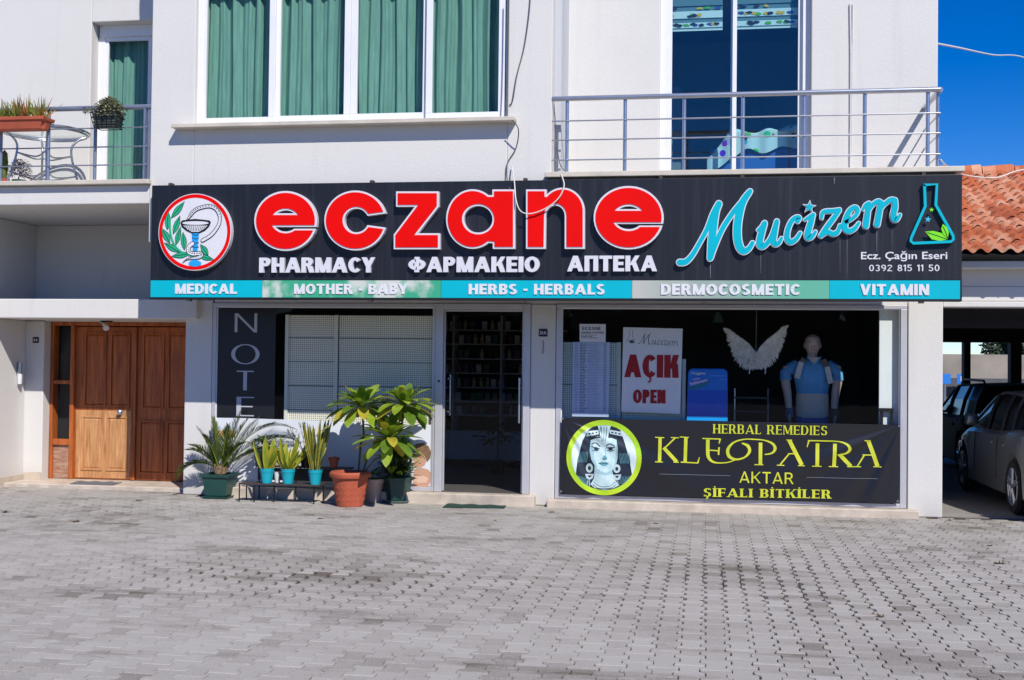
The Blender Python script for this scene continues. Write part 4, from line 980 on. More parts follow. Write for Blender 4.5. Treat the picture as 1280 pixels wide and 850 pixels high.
eye = [([(318,285),(360,272),(408,310)],9),([(465,305),(505,280),(556,305)],9),([(316,305),(350,318),(400,330)],8),([(470,322),(515,318),(560,318)],8),([(330,345),(365,352),(398,340)],5),([(475,345),(510,356),(548,345)],5),
       ([(428,430),(455,440),(478,428)],6),([(390,478),(440,476),(490,484)],5),([(405,165),(412,100)],5),([(428,250),(420,110)],6),([(445,250),(446,105)],6),([(462,250),(475,108)],6),
       ([(290,175),(310,180)],14),([(325,170),(345,174)],14),([(360,165),(378,168)],14),([(520,165),(540,168)],14),([(555,170),(575,174)],14),([(592,178),(612,182)],14),
       ([(330,690),(380,728),(445,735),(520,725),(570,690)],6),([(345,670),(390,705),(445,715),(510,705),(560,665)],4)]
layer('face_line', navy, [[(345,318),(365,312),(390,325),(385,345),(362,348),(345,338)],[(490,325),(515,316),(535,325),(530,345),(505,350),(490,340)]], .0036, eye)
layer('lips', tealp, [[(388,478),(425,462),(445,468),(465,462),(492,482),(465,502),(425,502)],[(440,400),(455,398),(478,430),(455,438),(430,432)]], .0038)
jew = mat('portrait_jewel', '#b9cfd0', .5)
layer('earring', jew, [ell(298,525,36,48,0,360,18)[:-1], ell(575,532,36,44,0,360,18)[:-1], [(255,585),(345,585),(330,630),(300,645),(270,630)], [(535,595),(620,590),(605,640),(575,652),(550,640)]], .0040,
      [([(285,650),(270,700)],6),([(300,650),(295,715)],6),([(565,655),(563,705)],6),([(585,655),(590,700)],6)])
layer('earring_detail', navy, [ell(298,527,16,22,0,360,12)[:-1], ell(575,534,16,20,0,360,12)[:-1], [(275,600),(325,600),(300,625)], [(555,605),(600,603),(578,630)]], .0043)
# corner ties
for c in ((.004,.985),(.996,.985),(.004,.03),(.996,.03)):
    p = buv(*c, .006); MB().box(p[0]-.008,p[0]+.008,p[1]-.004,p[1],p[2]-.012,p[2]+.012).build('eyelet', M['steel'], BN)
# ------------------------------------------------------------------ house numbers
def number(px, py, Y, txt, label, sz=.078):
    x, z = XZ(px, py, Y)
    p = MB().box(x-sz*.55,x+sz*.55,Y-.012,Y-.0005,z-sz/2,z+sz/2).build('number_plate', M['black'], None, bevel=.002); tag(p, label, 'number plate')
    lettering(MB(), txt, x-sz*.42, x+sz*.42, z-sz*.2, z+sz*.22, Y-.0135, 0, s=.24, b=.17, gap=.14, thin=.2).build('lettering', M['white'], p)
    return p
number(45, 425, 14.85, '26', 'small black number plate 26 left of the wooden door')
n_ = number(679, 416, 14.10, '26A', 'small black number plate 26A on the pillar beside the shop door', .092)
x, z = XZ(679, 421, 14.1)
tag(MB().tube([(x,14.092,z-.04),(x+.004,14.09,z-.12),(x-.002,14.092,z-.205)], .004, 6).build('wire', M['cable_g']), 'short dark wire hanging below number plate 26A', 'wire')
# ------------------------------------------------------------------ curtains and blinds
def cloth_m(nm, c, tr=.25): return mat(nm, c, .8, var=.25, vscale=4, stretch=(6, 6, .6), trans=tr)
cur_m = cloth_m('teal_curtain', '#8cb8ac')
def curtain(label, x0, x1, z0, z1, y, folds, seed, amp=.035, flare=0.):
    rnd = random.Random(seed); ph = [rnd.uniform(0, 6.28) for _ in range(6)]; rows = []
    nx, nz = folds*12, 14
    for j in range(nz+1):
        v = j/nz; row = []
        for i in range(nx+1):
            u = i/nx
            uu = u+.012*math.sin(2*math.pi*u*2+ph[3])*(1-v)
            w = math.sin(2*math.pi*folds*uu+ph[0]+1.0*math.sin(2*math.pi*u*1.7+ph[2]))
            w = math.copysign(abs(w)**.7, w)
            d = amp*(.75+.45*math.sin(2*math.pi*u*2.3+ph[4]))*w*(.8+.3*v)+.010*math.sin(2*math.pi*u*folds*2.3+ph[1])
            x = x0+(x1-x0)*u+flare*(1-v)*(.5-u)+.010*math.sin(v*5+u*9+ph[5])
            row.append((x, y+d, z0+(z1-z0)*v))
        rows.append(row)
    return tag(MB().grid(rows).build('curtain', cur_m, None, smooth=True), label, 'curtain')
for k, (l, a, b_) in enumerate((('teal curtain in the leftmost pane of the wide upstairs bay window',256,345), ('teal curtain in the second pane from the left of the bay window',341,434), ('teal curtain in the third pane from the left of the bay window',440,533), ('teal curtain with a brownish stain in the rightmost bay window pane',536,629))):
    curtain(l, XZ(a,80,13.4)[0], XZ(b_,80,13.4)[0], 4.3, 6.6, 13.50, 6, 11+k, .042)
stn = mat('curtain_stain', '#4d5a28', .9)
curtain('long teal curtain behind the balcony door on the far left', XZ(126,130,YL+.16)[0], XZ(204,130,YL+.16)[0], 3.86, 6.25, YL+.18, 6, 21, .03, -.06)
# striped roman blinds upstairs right, printed with plain coloured dots and blots
bl_m = mat('blind_white', '#d3e2dc', .8); bl_g = mat('blind_grey', '#5f8086', .8)
def blind(label, x0, x1, seed):
    t = thing('roman_blind', label, 'blind', ((x0+x1)/2, 14.36, 5.55)); z = XZ(900, 38, 14.4)[1]; rnd = random.Random(seed)
    zs_ = [z+q for q in (0, .035, .10, .15, .24, .30, .8)]
    for k in range(6):
        MB().box(x0,x1,14.39-(.012 if k % 2 else 0),14.40,zs_[k]+.002,zs_[k+1]-.002).build('fold', bl_m if k in (0,1,3) else bl_g, t)
    for c, n in (('#e0b21c', 6), ('#4fae2e', 6), ('#2b4f8e', 5), ('#20242a', 8)):
        mb = MB()
        for _ in range(n):
            k = rnd.choice((1,3,3,1,4)); zc = zs_[k]+.035+rnd.uniform(-.008, .012); xc = rnd.uniform(x0+.05, x1-.05)
            mb.plate([(xc+rnd.uniform(.7,1.2)*.028*rnd.uniform(1,1.8)*math.cos(q*.7), zc+.02*rnd.uniform(.6,1.1)*math.sin(q*.7)) for q in range(9)], 14.376-.0002*_-.0006*n)
        mb.build('printed_dot', mat('dot_print', c, .8), t)
blind('rolled up white striped blind with coloured blots, left pane of the balcony door', XZ(824,60,14.4)[0], XZ(903,60,14.4)[0], 3)
blind('rolled up white striped blind with coloured blots, right pane of the balcony door', XZ(920,60,14.4)[0], XZ(1003,60,14.4)[0], 4)
# day bed with a crumpled blanket behind the glass
x0, x1 = XZ(876,190,14.7)[0], XZ(1010,190,14.7)[0]
T = thing('day_bed', 'low blue day bed behind the right upstairs balcony door', 'bed', ((x0+x1)/2, 14.9, 3.84))
MB().box(x0+.12,x1,14.62,15.3,4.02,4.34).build('mattress', mat('blue_fabric', '#2a5fa8', .8), T, bevel=.03)
MB().box(x0+.15,x1-.05,14.60,15.3,3.84,4.018).build('base', mat('cream_board', '#b9b596', .7), T, bevel=.01)
def blanket():
    rows = []
    for j in range(29):
        v = j/28; row = []
        for i in range(61):
            u = i/60; x = x0+(x1-x0)*(.06+.90*u)
            top = 4.50+.05*math.sin(u*7+1)+.03*math.sin(u*19+v*5)+.10*max(0, math.sin(math.pi*min(1, max(0, (u-.3)/.7))))
            if u < .25: top -= (.25-u)*1.5
            if v < .4: y = 14.57-.015*math.sin(u*33); h = top-(.4-v)*.62-.03*math.sin(u*11)
            else: y = 14.57+(v-.4)*1.1; h = top+.05*math.sin((v-.4)*9+u*6)
            row.append((x, y, max(h, 3.88)))
        rows.append(row)
    bm2 = mat('printed_blanket', '#b9d3d0', .85); N, L, b = nodes_of(bm2)
    g_ = N.new('ShaderNodeNewGeometry'); vo = N.new('ShaderNodeTexVoronoi'); vo.inputs['Scale'].default_value = 7; L.new(g_.outputs['Position'], vo.inputs[0])
    le = mathn(N, L, 'LESS_THAN', vo.outputs['Distance'], .3)
    x = N.new('ShaderNodeMix'); x.data_type = 'RGBA'; L.new(le, x.inputs['Factor']); hs = N.new('ShaderNodeHueSaturation'); hs.inputs['Saturation'].default_value = 1.3; hs.inputs['Value'].default_value = .6; L.new(vo.outputs['Color'], hs.inputs['Color'])
    x.inputs[6].default_value = (*lin('#c3d8d4'), 1); L.new(hs.outputs[0], x.inputs[7]); L.new(x.outputs[2], b.inputs['Base Color'])
    return MB().grid(rows).build('blanket', bm2, None, smooth=True)
tag(blanket(), 'crumpled pale blanket with coloured blots thrown over the blue day bed', 'blanket')
tag(MB().box(XZ(826,100,15.6)[0],XZ(852,100,15.6)[0],15.6,16.1,3.84,5.35).box(XZ(856,100,15.8)[0],XZ(960,100,15.8)[0],17.3,17.9,3.84,5.5).build('wardrobe', mat('grey_wardrobe', '#7d838c', .6), None, bevel=.01), 'pale wardrobe seen dimly through the left pane upstairs', 'wardrobe')

# ------------------------------------------------------------------ leaves and plants
leafg = mat('leaf_green', (.16,.28,.028), .42, var=.45, vscale=7, trans=.35); leafy = mat('leaf_yellow', (.55,.47,.05), .45, var=.35, vscale=9, trans=.3)
leafl = mat('leaf_light', (.32,.45,.04), .38, var=.4, vscale=6, trans=.32); palmg = mat('palm_leaf', (.085,.125,.022), .42, var=.6, vscale=11, trans=.2)
dkleaf = mat('dark_leaf', (.06,.12,.022), .4, var=.5, vscale=14, trans=.2); stemb = mat('plant_stem', (.12,.09,.05), .8, var=.4, vscale=20)
soil = mat('potting_soil', (.05,.035,.025), .95, var=.5, vscale=40, bump=.5)
terra = mat('terracotta', '#b4583c', .7, var=.22, vscale=6, bump=.12, bscale=50); teal_p = mat('teal_plastic', '#18a5b8', .3, var=.06, vscale=4)
gpot = mat('green_plastic', '#1f4a44', .4, var=.22, vscale=6); wpot = mat('chalky_pot', '#c7aa9a', .8, var=.3, vscale=5)
def blade(mb, base, d, up, L, W, bend, segs=6, cup=.15, shape=(.15,.7,1,.95,.7,.35,.03)):
    """a leaf blade: starts along d, droops by bend; up = its face direction"""
    base, d, up = Vector(base), Vector(d).normalized(), Vector(up)
    side = d.cross(up); side = side.normalized() if side.length > 1e-4 else Vector((1,0,0)); p = base; n0 = len(mb.v); rows = []
    for k in range(segs+1):
        t = k/segs; w = np.interp(t*(len(shape)-1), range(len(shape)), shape)*W/2
        nrm = side.cross(d).normalized()
        rows.append([p-side*w+nrm*w*cup, p, p+side*w+nrm*w*cup])
        dd = d+Vector((0,0,-bend/segs)); d = dd.normalized(); p = p+d*(L/segs)
    return mb.grid(rows)
def frond(mb, base, az, el, L, droop, lw=.0085, ll=.16, n=26):
    d = Vector((math.cos(az)*math.cos(el), math.sin(az)*math.cos(el), math.sin(el))); p = Vector(base); pts = [p.copy()]; dirs = [d.copy()]
    for k in range(n):
        d = (d+Vector((0,0,-droop/n*(.4+1.2*k/n)))).normalized(); p = p+d*(L/n); pts.append(p.copy()); dirs.append(d.copy())
    mb.cur = 1; mb.tube(pts, [.008*(1-.8*i/n) for i in range(n+1)], 5); mb.cur = 0
    side0 = Vector((-math.sin(az), math.cos(az), 0))
    for k in range(int(n*.18), n+1):
        t = k/n; l = ll*(.45+.9*math.sin(math.pi*min(1, .15+t*.9)))*random.uniform(.85, 1.1); nr = side0.cross(dirs[k])
        for sg in (-1, 1):
            for h in (0, .5):
                dd = (dirs[k]*(.75+.4*t)+side0*sg*.62+nr*-.38+Vector((random.uniform(-.1,.1),)*3)).normalized()
                q = pts[k]-dirs[k]*(L/n)*h; a = lw*(.8+.3*random.random()); s2 = dd.cross(nr).normalized()*a/2
                mb.add([q-s2, q+s2, q+dd*l*.55+s2*1.1, q+dd*l+Vector((0,0,-.1*l)), q+dd*l*.55-s2*1.1], [(0,1,2,3,4)])
def spot(px, py): p = at(px, py, 2, 0); return p
# --- palm in the square green pot
p = spot(268, 624); X, Y = p.x, p.y+.16
T = thing('potted_palm', 'feathery green palm in a square dark green pot beside the wooden door', 'potted plant', (X, Y, 0))
q2 = math.sqrt(2)
MB().lathe(X,Y,[(.13*q2,.035),(.165*q2,.26),(.165*q2,.262),(.185*q2,.265),(.19*q2,.30),(.172*q2,.30),(.16*q2,.26)],4,ph=math.pi/4).build('pot', gpot, T, bevel=.008)
MB().lathe(X,Y,[(.15*q2,.0),(.165*q2,.03),(.15*q2,.032),(.145*q2,.02)],4,ph=math.pi/4).build('saucer', gpot, T, bevel=.004)
MB().lathe(X,Y,[(.15*q2,.25),(.15*q2,.272)],4,ph=math.pi/4).build('soil', soil, T)
tr_ = MB().lathe(X,Y,[(.05,.265),(.075,.30),(.06,.37),(.03,.42)],12); 
for k in range(34):
    a = random.uniform(0, 6.28); r = random.uniform(.02,.06); tr_.tube([(X+r*math.cos(a),Y+r*math.sin(a),.29),(X+r*1.9*math.cos(a),Y+r*1.9*math.sin(a),random.uniform(.36,.46))], [.012,.004], 5)
tr_.build('trunk', mat('palm_husk', (.22,.15,.08), .9, var=.5, vscale=30), T)
random.seed(12)
for az, el, L, dr in ((182,28,.62,2.1),(10,60,1.10,1.75),(12,48,1.02,1.35),(22,36,.74,.8),(150,80,.62,.4),(45,74,.72,.35),(25,62,.74,.5),(200,70,.56,.7),(255,66,.52,.9),(215,52,.46,1.1),(310,70,.60,.6),(170,50,.5,.9),(350,66,.70,.5),(330,52,.55,.8)):
    mb = MB(); frond(mb, (X+.03*math.cos(R_(az)),Y+.03*math.sin(R_(az)),.36), R_(az), R_(el), L, dr, ll=.15 if L > .7 else .13); mb.build('frond', [palmg, leafl], T)
# --- two tier plant bench
p0, p1 = spot(306, 622), spot(400, 631)
bx0_, bx1_, by = XZ(306,600,13.72)[0], XZ(401,600,13.72)[0], 13.66
slat = mat('bench_slat', '#2b2a2c', .6, var=.4, vscale=8, var2='#4a4038')
T = thing('plant_bench', 'low two tier black plant bench under the shop window', 'plant stand', ((bx0_+bx1_)/2, by, 0))
for k in range(3): MB().box(bx0_,bx1_+.05,by-.14+k*.075,by-.14+k*.075+.065,.208,.228).build('slat', slat, T, bevel=.004)
for k in range(2): MB().box(bx0_+.12,bx1_+.36,by+.10+k*.075,by+.165+k*.075,.40,.42).build('shelf', slat, T, bevel=.004)
for x, y, h in ((bx0_+.01,by-.13,.21),(bx0_+.20,by-.135,.21),(bx0_+.42,by-.06,.21),(bx1_-.02,by-.13,.21),(bx1_+.03,by+.07,.21),(bx0_+.02,by+.07,.21),(bx0_+.13,by+.2,.40),(bx1_+.33,by+.2,.40),(bx0_+.6,by+.2,.40)): MB().tube([(x,y,0),(x,y,h)], .008, 6).build('leg', M['darkmetal'], T)
MB().box(bx0_+.12,bx1_+.3,by+.17,by+.182,.24,.39).build('back_panel', slat, T)  # dark board put in where the bench's shadow falls on the wall
# --- snake plants in teal pots
def fluted_pot(T, X, Y, z, r0, r1, h, m):
    n = 36; rings = []
    for q, zz_ in ((0,0),(.04,.0),(.5,h*.5),(.92,h*.92),(1,h*.94),(1.02,h),(.93,h),(.88,h*.8)):
        ring = []
        for k in range(n):
            a = 2*math.pi*k/n; r = (r0+(r1-r0)*q)*(1+(.02*math.cos(a*12) if .0 <= q < .95 else 0)); ring.append((X+r*math.cos(a), Y+r*math.sin(a), z+zz_))
        rings.append(ring)
    MB().loft(rings).build('pot', m, T, smooth=45)
    MB().lathe(X,Y,[(r1*.9,z+h*.8),(r1*.9,z+h*.86)],20).build('soil', soil, T)
def snake_plant(label, px, py, h, n, yellow, seed, spread):
    X = at(px, py, 1, by-.07).x; Y = by-.07; z = .229; rnd = random.Random(seed)
    T = thing('snake_plant', label, 'potted plant', (X, Y, z), 'snake plants in teal pots on the bench')
    fluted_pot(T, X, Y, z, .058, .088, .178, teal_p)
    for k in range(n):
        a = rnd.uniform(0, 6.28); el = rnd.uniform(*spread); L = h*rnd.uniform(.6, 1); W = (.062 if yellow else .05)*rnd.uniform(.8, 1.15); r = rnd.uniform(.005, .05)
        b0 = Vector((X+r*math.cos(a), Y+r*math.sin(a), z+.14)); d = Vector((math.cos(a)*math.cos(el), math.sin(a)*math.cos(el), math.sin(el)))
        up = Vector((rnd.uniform(-.9,.9), -1, .1)); rows = []; side = d.cross(up).normalized(); nr = side.cross(d).normalized(); tw = rnd.uniform(-.5, .5)
        mb = MB()
        for j in range(9):
            t = j/8; w = W/2*np.interp(t, [0,.2,.5,.8,.93,1], [.45,.8,1,.8,.4,.02]); s2 = (side*math.cos(tw*t)+nr*math.sin(tw*t))
            p = b0+d*L*t+nr*.012*math.sin(t*4+k); rows.append([p-s2*w+nr*w*.35, p-s2*w*.52+nr*w*.08, p, p+s2*w*.52+nr*w*.08, p+s2*w+nr*w*.35])
        for j in range(8):
            for i in range(4):
                mb.cur = 1 if i in (0, 3) else 0; mb.add([rows[j][i],rows[j][i+1],rows[j+1][i+1],rows[j+1][i]], [(0,1,2,3)])
        mb.build('leaf', [leafl if yellow else bandm, leafy], T, smooth=True)
bandm = mat('banded_leaf', (.13,.19,.06), .45, var=.65, vscale=22, stretch=(.5,.5,2.2), trans=.15)
snake_plant('yellow edged snake plant in the leftmost of three teal pots', 333.5, 600, .42, 20, True, 2, (.95, 1.5))
snake_plant('broad leaved yellow snake plant in the middle teal pot', 360, 600, .46, 20, True, 8, (.85, 1.45))
snake_plant('tall banded snake plant in the rightmost teal pot', 394, 600, .66, 22, False, 5, (1.22, 1.53))
# --- pots on the upper tier
def bush(mb, X, Y, z, rx, rz, n, L, W, seed, ry=None):
    rnd = random.Random(seed)
    for k in range(n):
        a, e = rnd.uniform(0, 6.28), rnd.uniform(-.3, 1.5); r = rnd.uniform(.45, 1)
        b0 = (X+rx*r*math.cos(a)*math.cos(e), Y+(ry or rx)*r*math.sin(a)*math.cos(e), z+rz*r*math.sin(e))
        blade(mb, b0, (math.cos(a)+rnd.uniform(-.5,.5), math.sin(a)+rnd.uniform(-.5,.5), rnd.uniform(-.3, .9)), (0,0,1), L*rnd.uniform(.7,1.2), W, rnd.uniform(.2,.9), 3)
X = at(327, 560, 1, by+.13).x; Y = by+.135
T = thing('leafy_pot_plant', 'small dark leafed bush in a dark green pot at the back of the bench', 'potted plant', (X, Y, .42))
MB().lathe(X,Y,[(.07,.421),(.095,.60),(.1,.605),(.1,.62),(.088,.62),(.08,.58)],20).build('pot', gpot, T, smooth=40)
mb = MB(); bush(mb, X, Y, .66, .16, .12, 130, .075, .03, 4); mb.build('foliage', dkleaf, T)
X = at(383, 560, 1, by+.13).x
T = thing('twiggy_plant', 'thin twiggy grey plant behind the tall banded snake plant', 'potted plant', (X, Y, .42))
MB().lathe(X,Y,[(.06,.421),(.08,.55),(.085,.56),(.07,.56),(.065,.54)],18).build('pot', M['darkmetal'], T, smooth=40)
mb = MB(); rnd = random.Random(9)
def twig(p, d, l, r, lev):
    q = p+d*l; mb.cur = 1; mb.tube([p, (p+q)/2+Vector((rnd.uniform(-.01,.01),rnd.uniform(-.01,.01),0)), q], [r, r*.8, r*.55], 4); mb.cur = 0
    for k in range(5): blade(mb, p+(q-p)*rnd.random(), (rnd.uniform(-1,1),rnd.uniform(-1,1),rnd.uniform(0,1)), (0,0,1), .032, .010, .3, 2)
    if lev:
        for k in range(3): twig(p+(q-p)*rnd.uniform(.5, 1), (d+Vector((rnd.uniform(-.55,.55),rnd.uniform(-.4,.4),rnd.uniform(-.1,.4)))).normalized(), l*.62, r*.6, lev-1)
for a in (-.55, -.2, .12, .4, -.8): twig(Vector((X,Y,.55)), Vector((a, rnd.uniform(-.2,.1), 1)).normalized(), .22, .005, 2)
mb.build('foliage', [mat('grey_leaf', (.10,.12,.075), .7, var=.4, vscale=30), stemb], T)
X = at(417.5, 580, 1, by+.12).x
T = thing('small_clay_pot', 'small empty clay pot on the back shelf above the big terracotta pot', 'pot', (X, Y-.02, .42))
MB().lathe(X,Y-.02,[(.04,.421),(.055,.50),(.066,.502),(.068,.54),(.056,.54),(.05,.50)],20).build('pot', terra, T, smooth=40)
mb = MB(); bush(mb, X, Y-.02, .535, .03, .02, 14, .03, .012, 6); mb.build('sprig', dkleaf, T)
X = at(346, 596, 1, by).x
tag(MB().lathe(X, by+.02, [(.03,.229),(.045,.36),(.047,.36),(.04,.35)], 14).build('white_cup', M['white'], None, smooth=40), 'small white cup standing between the two left teal pots', 'cup')
# --- big terracotta pot with the tall rosette plant
p = spot(432, 634.5); X, Y = p.x, p.y+.17
T = thing('tall_potted_plant', 'tall plant with rosettes of long glossy leaves in a big terracotta pot', 'potted plant', (X, Y, 0))
MB().lathe(X,Y,[(.148,0),(.155,.005),(.205,.30),(.21,.335),(.238,.34),(.245,.36),(.245,.385),(.228,.405),(.205,.405),(.195,.34)],40).build('pot', terra, T, smooth=40)
emb = MB()
for r in range(3):
    z = .10+r*.07
    for k in range(16):
        a = 2*math.pi*(k+.5*(r % 2))/16; rr = .155+(z+.01)*.162
        pts = []
        for j in range(7):
            b_ = a+(j-3)/6*(2*math.pi/16); zz_ = z-.035*(1-((j-3)/3)**2); pts.append((X+(.1535+zz_*.167)*math.cos(b_), Y+(.1535+zz_*.167)*math.sin(b_), zz_))
        emb.tube(pts, .0045, 4)
emb.build('relief', terra, T, smooth=True)
MB().lathe(X,Y,[(.19,.33),(.19,.35)],24).build('soil', soil, T)
def rosette(mb, c, n, L, W, seed, axis=(0,0,1)):
    rnd = random.Random(seed)
    for k in range(n):
        a = k*2.399+rnd.uniform(-.2,.2); t = k/n; el = 1.32-1.65*t+rnd.uniform(-.14,.14)
        d = Vector((math.cos(a)*math.cos(el), math.sin(a)*math.cos(el), math.sin(el)))
        l = L*(.55+.5*min(1, t*1.8))*rnd.uniform(.85, 1.1); w = W*(.65+.4*t)
        mb.cur = 1 if rnd.random() < .13 else (2 if rnd.random() < .45 else 0)
        blade(mb, Vector(c)+d*.015, d, (0,0,1) if abs(d.z) < .9 else (0,-1,0), l, w, rnd.uniform(.45, 1.0), 12, .22, (.15,.22,.36,.56,.78,.93,1,.98,.88,.62,.06))
    mb.cur = 0
ym = Y+.02
tops = [at(452, 509, 1, ym), at(505, 507, 1, ym+.05), at(486, 549, 1, ym-.12)]
def stemline(pts, r): return MB().tube(smooth_line([tuple(q) for q in pts], 6), r, 7).build('stem', stemb, T, smooth=True)
stemline([(X+.09,Y+.02,.33), (X+.11,Y+.03,.7), (tops[0].x+.03,ym,tops[0].z-.3), tuple(tops[0])], .013)
stemline([(X+.12,Y+.05,.33), (X+.26,Y+.06,.7), (tops[1].x-.06,ym+.05,tops[1].z-.3), tuple(tops[1])], .012)
stemline([(X+.13,Y-.01,.33), (X+.30,Y-.04,.55), (tops[2].x-.05,ym-.1,tops[2].z-.2), tuple(tops[2])], .011)
for k, (c, n, L, W) in enumerate(((tops[0], 54, .44, .135), (tops[1], 50, .42, .13), (tops[2], 46, .42, .13))):
    mb = MB(); rosette(mb, c, n, L, W, 31+k); mb.build('rosette', [leafl, leafy, leafg], T, smooth=True)
# --- pale pot behind, and the hexagonal green pot
p = spot(459, 630); X, Y = p.x, p.y+.20
T = thing('pale_clay_pot', 'pale chalky clay pot between the terracotta pot and the green hexagonal pot', 'pot', (X, Y, 0))
MB().lathe(X,Y,[(.10,0),(.135,.23),(.15,.235),(.152,.285),(.135,.285),(.125,.23)],28).build('pot', wpot, T, smooth=40)
MB().lathe(X,Y,[(.125,.24),(.125,.25)],20).build('soil', soil, T)
mb = MB(); bush(mb, X, Y, .30, .10, .10, 26, .12, .04, 14); mb.build('foliage', leafg, T)
p = spot(492, 630); X, Y = p.x, p.y+.18
T = thing('bushy_potted_plant', 'bushy green plant with strap leaves in a hexagonal dark green pot', 'potted plant', (X, Y, 0))
MB().lathe(X,Y,[(.135,.03),(.175,.27),(.19,.275),(.195,.31),(.178,.31),(.165,.27)],6,ph=.2).build('pot', gpot, T, bevel=.008)
MB().lathe(X,Y,[(.17,0),(.195,.03),(.18,.032),(.17,.02)],6,ph=.2).build('saucer', mat('grey_saucer', '#6d7a76', .5), T, bevel=.004)
MB().lathe(X,Y,[(.16,.26),(.16,.285)],6,ph=.2).build('soil', soil, T)
rnd = random.Random(77); mb = MB()
for k in range(150):
    a = rnd.uniform(0, 6.28); el = rnd.uniform(.15, 1.5); r = rnd.uniform(.0, .13); h = rnd.uniform(0, .34)
    mb.cur = 1 if rnd.random() < .45 else 0
    blade(mb, (X+r*math.cos(a),Y+r*math.sin(a),.29+h), (math.cos(a)*math.cos(el),math.sin(a)*math.cos(el),math.sin(el)), (0,0,1) if el < 1.2 else (0,-1,.2), rnd.uniform(.17,.32), rnd.uniform(.04,.07), rnd.uniform(.3,1.1), 6, .2)
mb.cur = 1
for a, z, l in ((3.3,.36,.34),(3.7,.30,.33),(2.9,.42,.30)): blade(mb, (X-.1,Y-.06,z), (math.cos(a),math.sin(a)*.8,.25), (0,0,1), l, .085, 1.1, 8, .2)
mb.build('foliage', [dkleaf, leafl], T, smooth=True)
mb = MB()
for k in range(5): mb.tube([(X+rnd.uniform(-.06,.06),Y+rnd.uniform(-.06,.06),.28),(X+rnd.uniform(-.12,.12),Y+rnd.uniform(-.1,.1),.55)], .008, 5)
mb.build('stem', stemb, T)
# ------------------------------------------------------------------ mats
def mat_obj(name, quad, z, m, label):
    pts = [at(px, py, 2, z) for px, py in quad]
    rows = []; 
    for j in range(7):
        v = j/6; row = []
        for i in range(31):
            u = i/30; a = pts[0].lerp(pts[1], u); b2 = pts[3].lerp(pts[2], u); q = a.lerp(b2, v); row.append((q.x, q.y, z+.010+.005*math.sin(u*19)*v))
        rows.append(row)
    mb = MB().grid(rows); lo = [[(q[0],q[1],z+.001) for q in (rows[0] if e == 0 else rows[-1])] for e in (0, 1)]
    mb.grid([lo[0], rows[0]]); mb.grid([rows[-1], lo[1]])
    for c in (0, -1): mb.add([rows[0][c], (rows[0][c][0],rows[0][c][1],z+.001), (rows[-1][c][0],rows[-1][c][1],z+.001), rows[-1][c]], [(0,1,2,3)])
    return tag(mb.build(name, m, None, smooth=False), label, 'door mat')
mat_obj('door_mat', ((553,635),(630,636),(634,631),(560,629.7)), 0., mat('green_mat', '#1d4038', .95, var=.35, vscale=40, bump=.6, bscale=200), 'thin dark green mat on the paving before the glass shop door')
mat_obj('door_mat', ((87,605.5),(141,607),(152,603.5),(97,602)), .052, mat('grey_mat', '#6d7076', .95, var=.3, vscale=50, bump=.5, bscale=200), 'grey mat on the step of the wooden door')
# ------------------------------------------------------------------ lamps by the wooden door
wx, wy = -9.12, None
d = at(21.5, 466, 0, -9.12)
T = thing('wall_lamp', 'small white and steel wall lamp on the porch side wall', 'lamp', (-9.12, d.y, d.z))
MB().tube([(-9.08,d.y,d.z-.01),(-9.08,d.y,d.z+.14)], .032, 14).build('lamp_body', M['steel'], T, smooth=40)
MB().tube([(-9.08,d.y,d.z-.15),(-9.08,d.y,d.z-.012)], [.028,.036], 14).build('lamp_shade', M['white'], T, smooth=40)
MB().box(-9.12,-9.075,d.y-.02,d.y+.02,d.z-.03,d.z+.03).build('bracket', M['steel'], T)
a = at(131, 402, 1, 14.75)
T = thing('spotlight', 'small white spotlight fixed over the wooden door', 'lamp', (a.x, 14.8, 2.19))
MB().box(a.x-.06,a.x+.06,14.74,14.86,2.19,2.203).build('mount', M['darkmetal'], T)
MB().tube([(a.x-.03,14.78,2.17),(a.x+.03,14.70,2.13),(a.x+.07,14.66,2.10)], [.02,.03,.04], 12).build('lamp_head', M['white'], T, smooth=40)
MB().tube([(a.x-.08,14.78,2.188),(a.x-.03,14.78,2.17)], .012, 8).build('arm', M['steel'], T)
# ------------------------------------------------------------------ cables
def cable(label, pts, r, m, per=8): return tag(MB().tube(smooth_line(pts, per), r, 6).build('cable', m, None, smooth=True), label, 'cable')
def xyz(px, py, Y): p = at(px, py, 1, Y); return tuple(p)
cable('thin dark cable hanging down the white wall right of the bay window', [xyz(664,-20,13.14), xyz(661,20,13.13), xyz(655,60,13.13), xyz(646,95,13.13), xyz(641,125,13.12), xyz(637,131,13.14)], .0065, M['cable_g'])
cable('thin dark cable dropping from the bay sill to the signboard', [xyz(640,150,12.98), xyz(648,162,13.0), xyz(645,185,13.12), xyz(634,205,13.13), xyz(634,226,13.10), xyz(637,236,13.0)], .0065, M['cable_g'])
cable('white cable looping across the red letters a and n', [xyz(640,208,13.12), xyz(643,228,12.99), xyz(645,250,12.91), xyz(651,264,12.90), xyz(664,267,12.90), xyz(683,260,12.90), xyz(698,248,12.90), xyz(705,233,12.92), xyz(703,222,12.98), xyz(700,214,13.1)], .0075, M['cable_w'])
cable('thin cable hanging behind the left end of the right balcony rail', [xyz(692,124,13.3), xyz(694,150,13.32), xyz(696,180,13.33), xyz(700,205,13.34), xyz(707,214,13.35)], .005, M['cable_g'])
cable('dark cable running down the right edge of the bay window frame', [xyz(636,-10,13.11), xyz(635,60,13.11), xyz(633.5,110,13.11), xyz(634,149,13.05)], .008, M['cable_g'])
